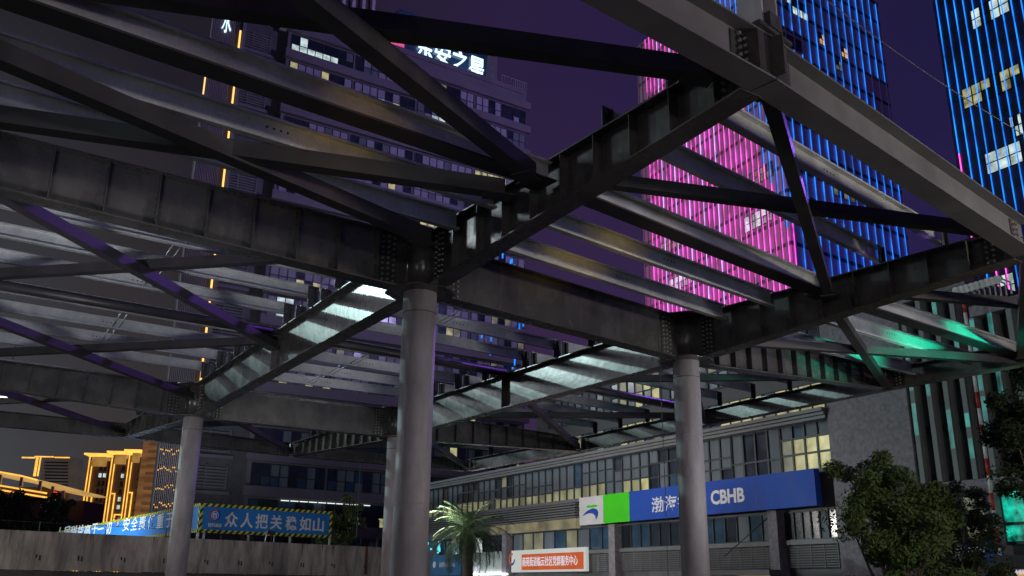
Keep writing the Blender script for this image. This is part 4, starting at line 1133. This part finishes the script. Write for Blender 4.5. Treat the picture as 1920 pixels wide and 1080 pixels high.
tree('background_tree', 'dark round tree at the left end behind the parapet', ground(0, 990, 95), 9.9, 4.6, 11000, .2, 'leafdark', 11, .3)
tree('background_tree', 'dark tree beside the left end of the blue banner', ground(84, 990, 92), 9.4, 3.6, 11000, .2, 'leafdark', 12, .3)
tree('background_tree', 'dark green tree right of the blue banner, left of the rear column', ground(645, 1000, 56), 6.6, 1.7, 5000, .12, 'leaf', 13, .3)
# palm
pb0 = ground(878, 1060, 47)
t = thing('palm_tree', 'feathery palm tree standing in front of the bank ground floor', 'palm', pb0)
ptop = at(878, 996, 47)
m = MB(); prev = pb0
for k in range(10):
    a = pb0.lerp(ptop, k / 10); b = pb0.lerp(ptop, (k + 1) / 10); m.tube(a, b, .33 - .008 * k, .29 - .008 * k, 12, False)
m.build('trunk', M['bark'], t)
rnd = random.Random(4); m = MB(); m2 = MB()
for k in range(76):
    az = rnd.uniform(0, 6.28); el = rnd.uniform(-.35, 1.45); L = rnd.uniform(1.8, 2.6)
    d = Vector((math.cos(az), math.sin(az), 0)); p = ptop.copy(); ang = el; side = d.cross(Z)
    pts = []
    for s_ in range(13):
        pts.append(p.copy()); ang -= .085 + .05 * max(0, math.cos(el)); p = p + (d * math.cos(ang) + Z * math.sin(ang)) * (L / 12)
    for s_ in range(12):
        m2.tube(pts[s_], pts[s_ + 1], .022, .018, 4, False)
        if s_ < 1: continue
        f = (pts[s_ + 1] - pts[s_]).normalized()
        for sg_ in (-1, 1):
            for h in (0, .25, .5, .75):
                q = pts[s_].lerp(pts[s_ + 1], h); l = .55 * math.sin(math.pi * (s_ + 1.5) / 14) + .12
                e = q + (side * sg_ * .75 + f * .6 - Z * .25 + Vector((rnd.gauss(0, .1), rnd.gauss(0, .1), rnd.gauss(0, .1)))).normalized() * l
                m.face([q, q + f * .022, e])
cr_ = m.build('crown', M['palm'], t); m2.build('frond_stem', M['palm'], t)

# ---------------------------------------------------------------- street furniture and cables
def street_lamp(base, H, d, label, arm=1.6, lit=None):
    base = Vector(base); d = Vector(d).normalized()
    t = thing('street_lamp', label, 'street lamp', base, 'street lamps')
    m = MB(); m.tube(base, base + Z * H, .09, .05, 10); m.build('pole', M['frame'], t)
    m = MB(); p0 = base + Z * (H - .9)
    pts = [p0, p0 + d * arm * .3 + Z * .5, p0 + d * arm * .7 + Z * .85, p0 + d * arm + Z * .95]
    for a, b in zip(pts, pts[1:]): m.tube(a, b, .035, n=8)
    m.build('arm', M['frame'], t)
    m = MB(); m.fbox(pts[-1], d, d.cross(Z), Z, (0, -.13, -.05), (.6, .13, .06)); m.build('lamp_head', M['frame'] if not lit else M['white'], t)
    return t, pts[-1] + d * .3
street_lamp(ground(706, 1060, 55), at(706, 975, 55).z, (-1, -.1, 0), 'dark unlit curved street lamp left of the rear column', 3.4)
for k, (x, y, z, w, c, r) in enumerate(FILL_LAMPS):  # added fill lamps, each given an unseen street lamp post
    d = Vector((0, 0, 0)) - Vector((x, y, 0)); d.z = 0; d.normalize()
    tl, hp = street_lamp((x, y, 0), z - .1, d, ['unseen fill lamp added behind the viewer to the right', 'unseen fill lamp added behind the viewer to the left', 'unseen fill lamp added beyond the right edge', 'unseen fill lamp added beyond the left edge', 'unseen fill lamp added for the slogan banners at the left', 'unseen fill lamp added near the leafy street trees'][k], 1.0, True)
    L = bpy.data.lights.new('fill_lamp_light', 'POINT'); L.energy = w; L.color = c; L.shadow_soft_size = r
    lo = bpy.data.objects.new('fill_lamp_light', L); lo.location = Vector((x, y, z)) - tl.location; lo.parent = tl; SC.collection.objects.link(lo)
    lo.location = hp - Vector((0, 0, .75)) - tl.location
# teal spot added beyond the right edge to light the purlins
def spot(name, loc, tgt, e, col, deg, soft=.3):
    L = bpy.data.lights.new(name, 'SPOT'); L.energy = e; L.color = col; L.spot_size = math.radians(deg); L.spot_blend = .9; L.shadow_soft_size = soft
    o = bpy.data.objects.new(name, L); o.location = loc; o.rotation_euler = (Vector(tgt) - Vector(loc)).to_track_quat('-Z', 'Y').to_euler(); SC.collection.objects.link(o)
spot('teal_purlin_spot', (18.5, 13.2, 3.6), node(1.66, .26) + Z * 7.5, 13000, (.01, 1, .55), 13)
spot('gold_tower_fill', FP.P(FP.uv(205, 900)[0], 45, 6), FP.P(FP.uv(215, 900)[0], 0, 16), 14000, (1, .55, .22), 80, 1)  # spot added to brighten the far gold tower fronts
spot('violet_brace_fill', (42, 88, 46), (-5, 20, 8), 38000, (.33, .12, 1), 32, 3)  # added spot, in place of the LED towers' violet on the braces
spot('banner_fill', (-36, 46, 3.0), (-24, 60, 5), 17000, (.85, 1, 1), 85, .3)  # unseen spot added to brighten the left banner
spot('parapet_fill', (-22, 20, 5.5), (-9, 39, 2.6), 2300, (1, .93, .84), 62, .5)  # unseen spot added to lift the dark parapet
spot('fluted_tower_fill', K.P(-4, 16, 3), K.P(-3, 0, 26), 5200, (.9, .95, 1), 90, .5)  # made-up light at the tower foot, added so the flutes show
spot('office_base_fill', S.P(14, 34, 2), S.P(12, 0, 14), 9000, (.62, .9, 1), 110, 1)  # cool fill added for the lower office floors
spot('purlin_fill', (-5.2, 6.5, .5), (-9.0, 22, 8.0), 4800, (.93, .94, 1.0), 50, 1.6)  # unseen fill added below the left bay purlins
spot('purlin_fill', (15, 15, 1.5), (0, 27.5, 8.0), 3800, (.93, .95, 1.0), 40, 1.6)  # second added fill, for the middle bay purlins
q_ = at(762, 940, 47)
spot('bank_facade_fill', q_, BK.P(14, 0, 4.5), 5200, (1, .97, .9), 130, .5)  # spot without a fixture, added to brighten the bank front
spot('amber_glint_spot', (9.0, 3.0, 2.0), node(.36, .20) + Z * 7.45, 2200, (1, .66, .16), 7)  # narrow spot added to put gold glints on the middle purlins
spot('amber_glint_spot', (5.5, -3.0, 2.0), node(-.36, .33) + Z * 7.45, 1800, (1, .62, .15), 6)  # another added glint spot, for the upper left purlins
def cable(name, label, pts, r):
    s = MB()
    for a, b in zip(pts, pts[1:]): s.tube(a, b, r, n=6, caps=False)
    o = s.build(name, M['rod'] if 'overhead' in name else M['cleat'], loc=pts[0]); tag(o, label, 'cable'); return o
a = at(1530, -15, 30); b = at(1935, 262, 30)
cable('overhead_cable', 'thin pale overhead cable crossing the sky before the two coloured towers', [a.lerp(b, k / 8) - Z * .25 * math.sin(math.pi * k / 8) for k in range(9)], .018)
a = onz(1232, 575, 7.55)
cable('hanging_rope', 'thin grey rope hanging from the canopy left of the right column', [Vector((a.x, a.y, 7.55)), Vector((a.x + .02, a.y, 4)), Vector((a.x, a.y, 0.3))], .008)
a = at(676, 870, 38)
cable('hanging_rope', 'thin grey rope hanging down left of the rear column', [a, Vector((a.x, a.y, 3.4))], .012)
# lit roof fitting far left
c = at(12, 742, 50); t = thing('ceiling_fixture', 'small bright lamp fitting at the far left edge under the canopy', 'lamp', c)
m = MB(); m.fbox(c, Vector((1, .2, 0)).normalized(), Vector((-.2, 1, 0)).normalized(), Z, (-.35, -.1, -.06), (.35, .1, .06)); m.build('housing', M['white'], t)
m = MB(); m.fbox(c, Vector((1, .2, 0)).normalized(), Vector((-.2, 1, 0)).normalized(), Z, (-.32, -.08, -.09), (.32, .08, -.062)); m.build('diffuser', M['lamp'], t)
m = MB(); m.tube(c + Z * .06, c + Z * 3, .02, n=6); m.build('hanger', M['frame'], t)
for o in bpy.data.objects:
    if '_o' in o: del o['_o']
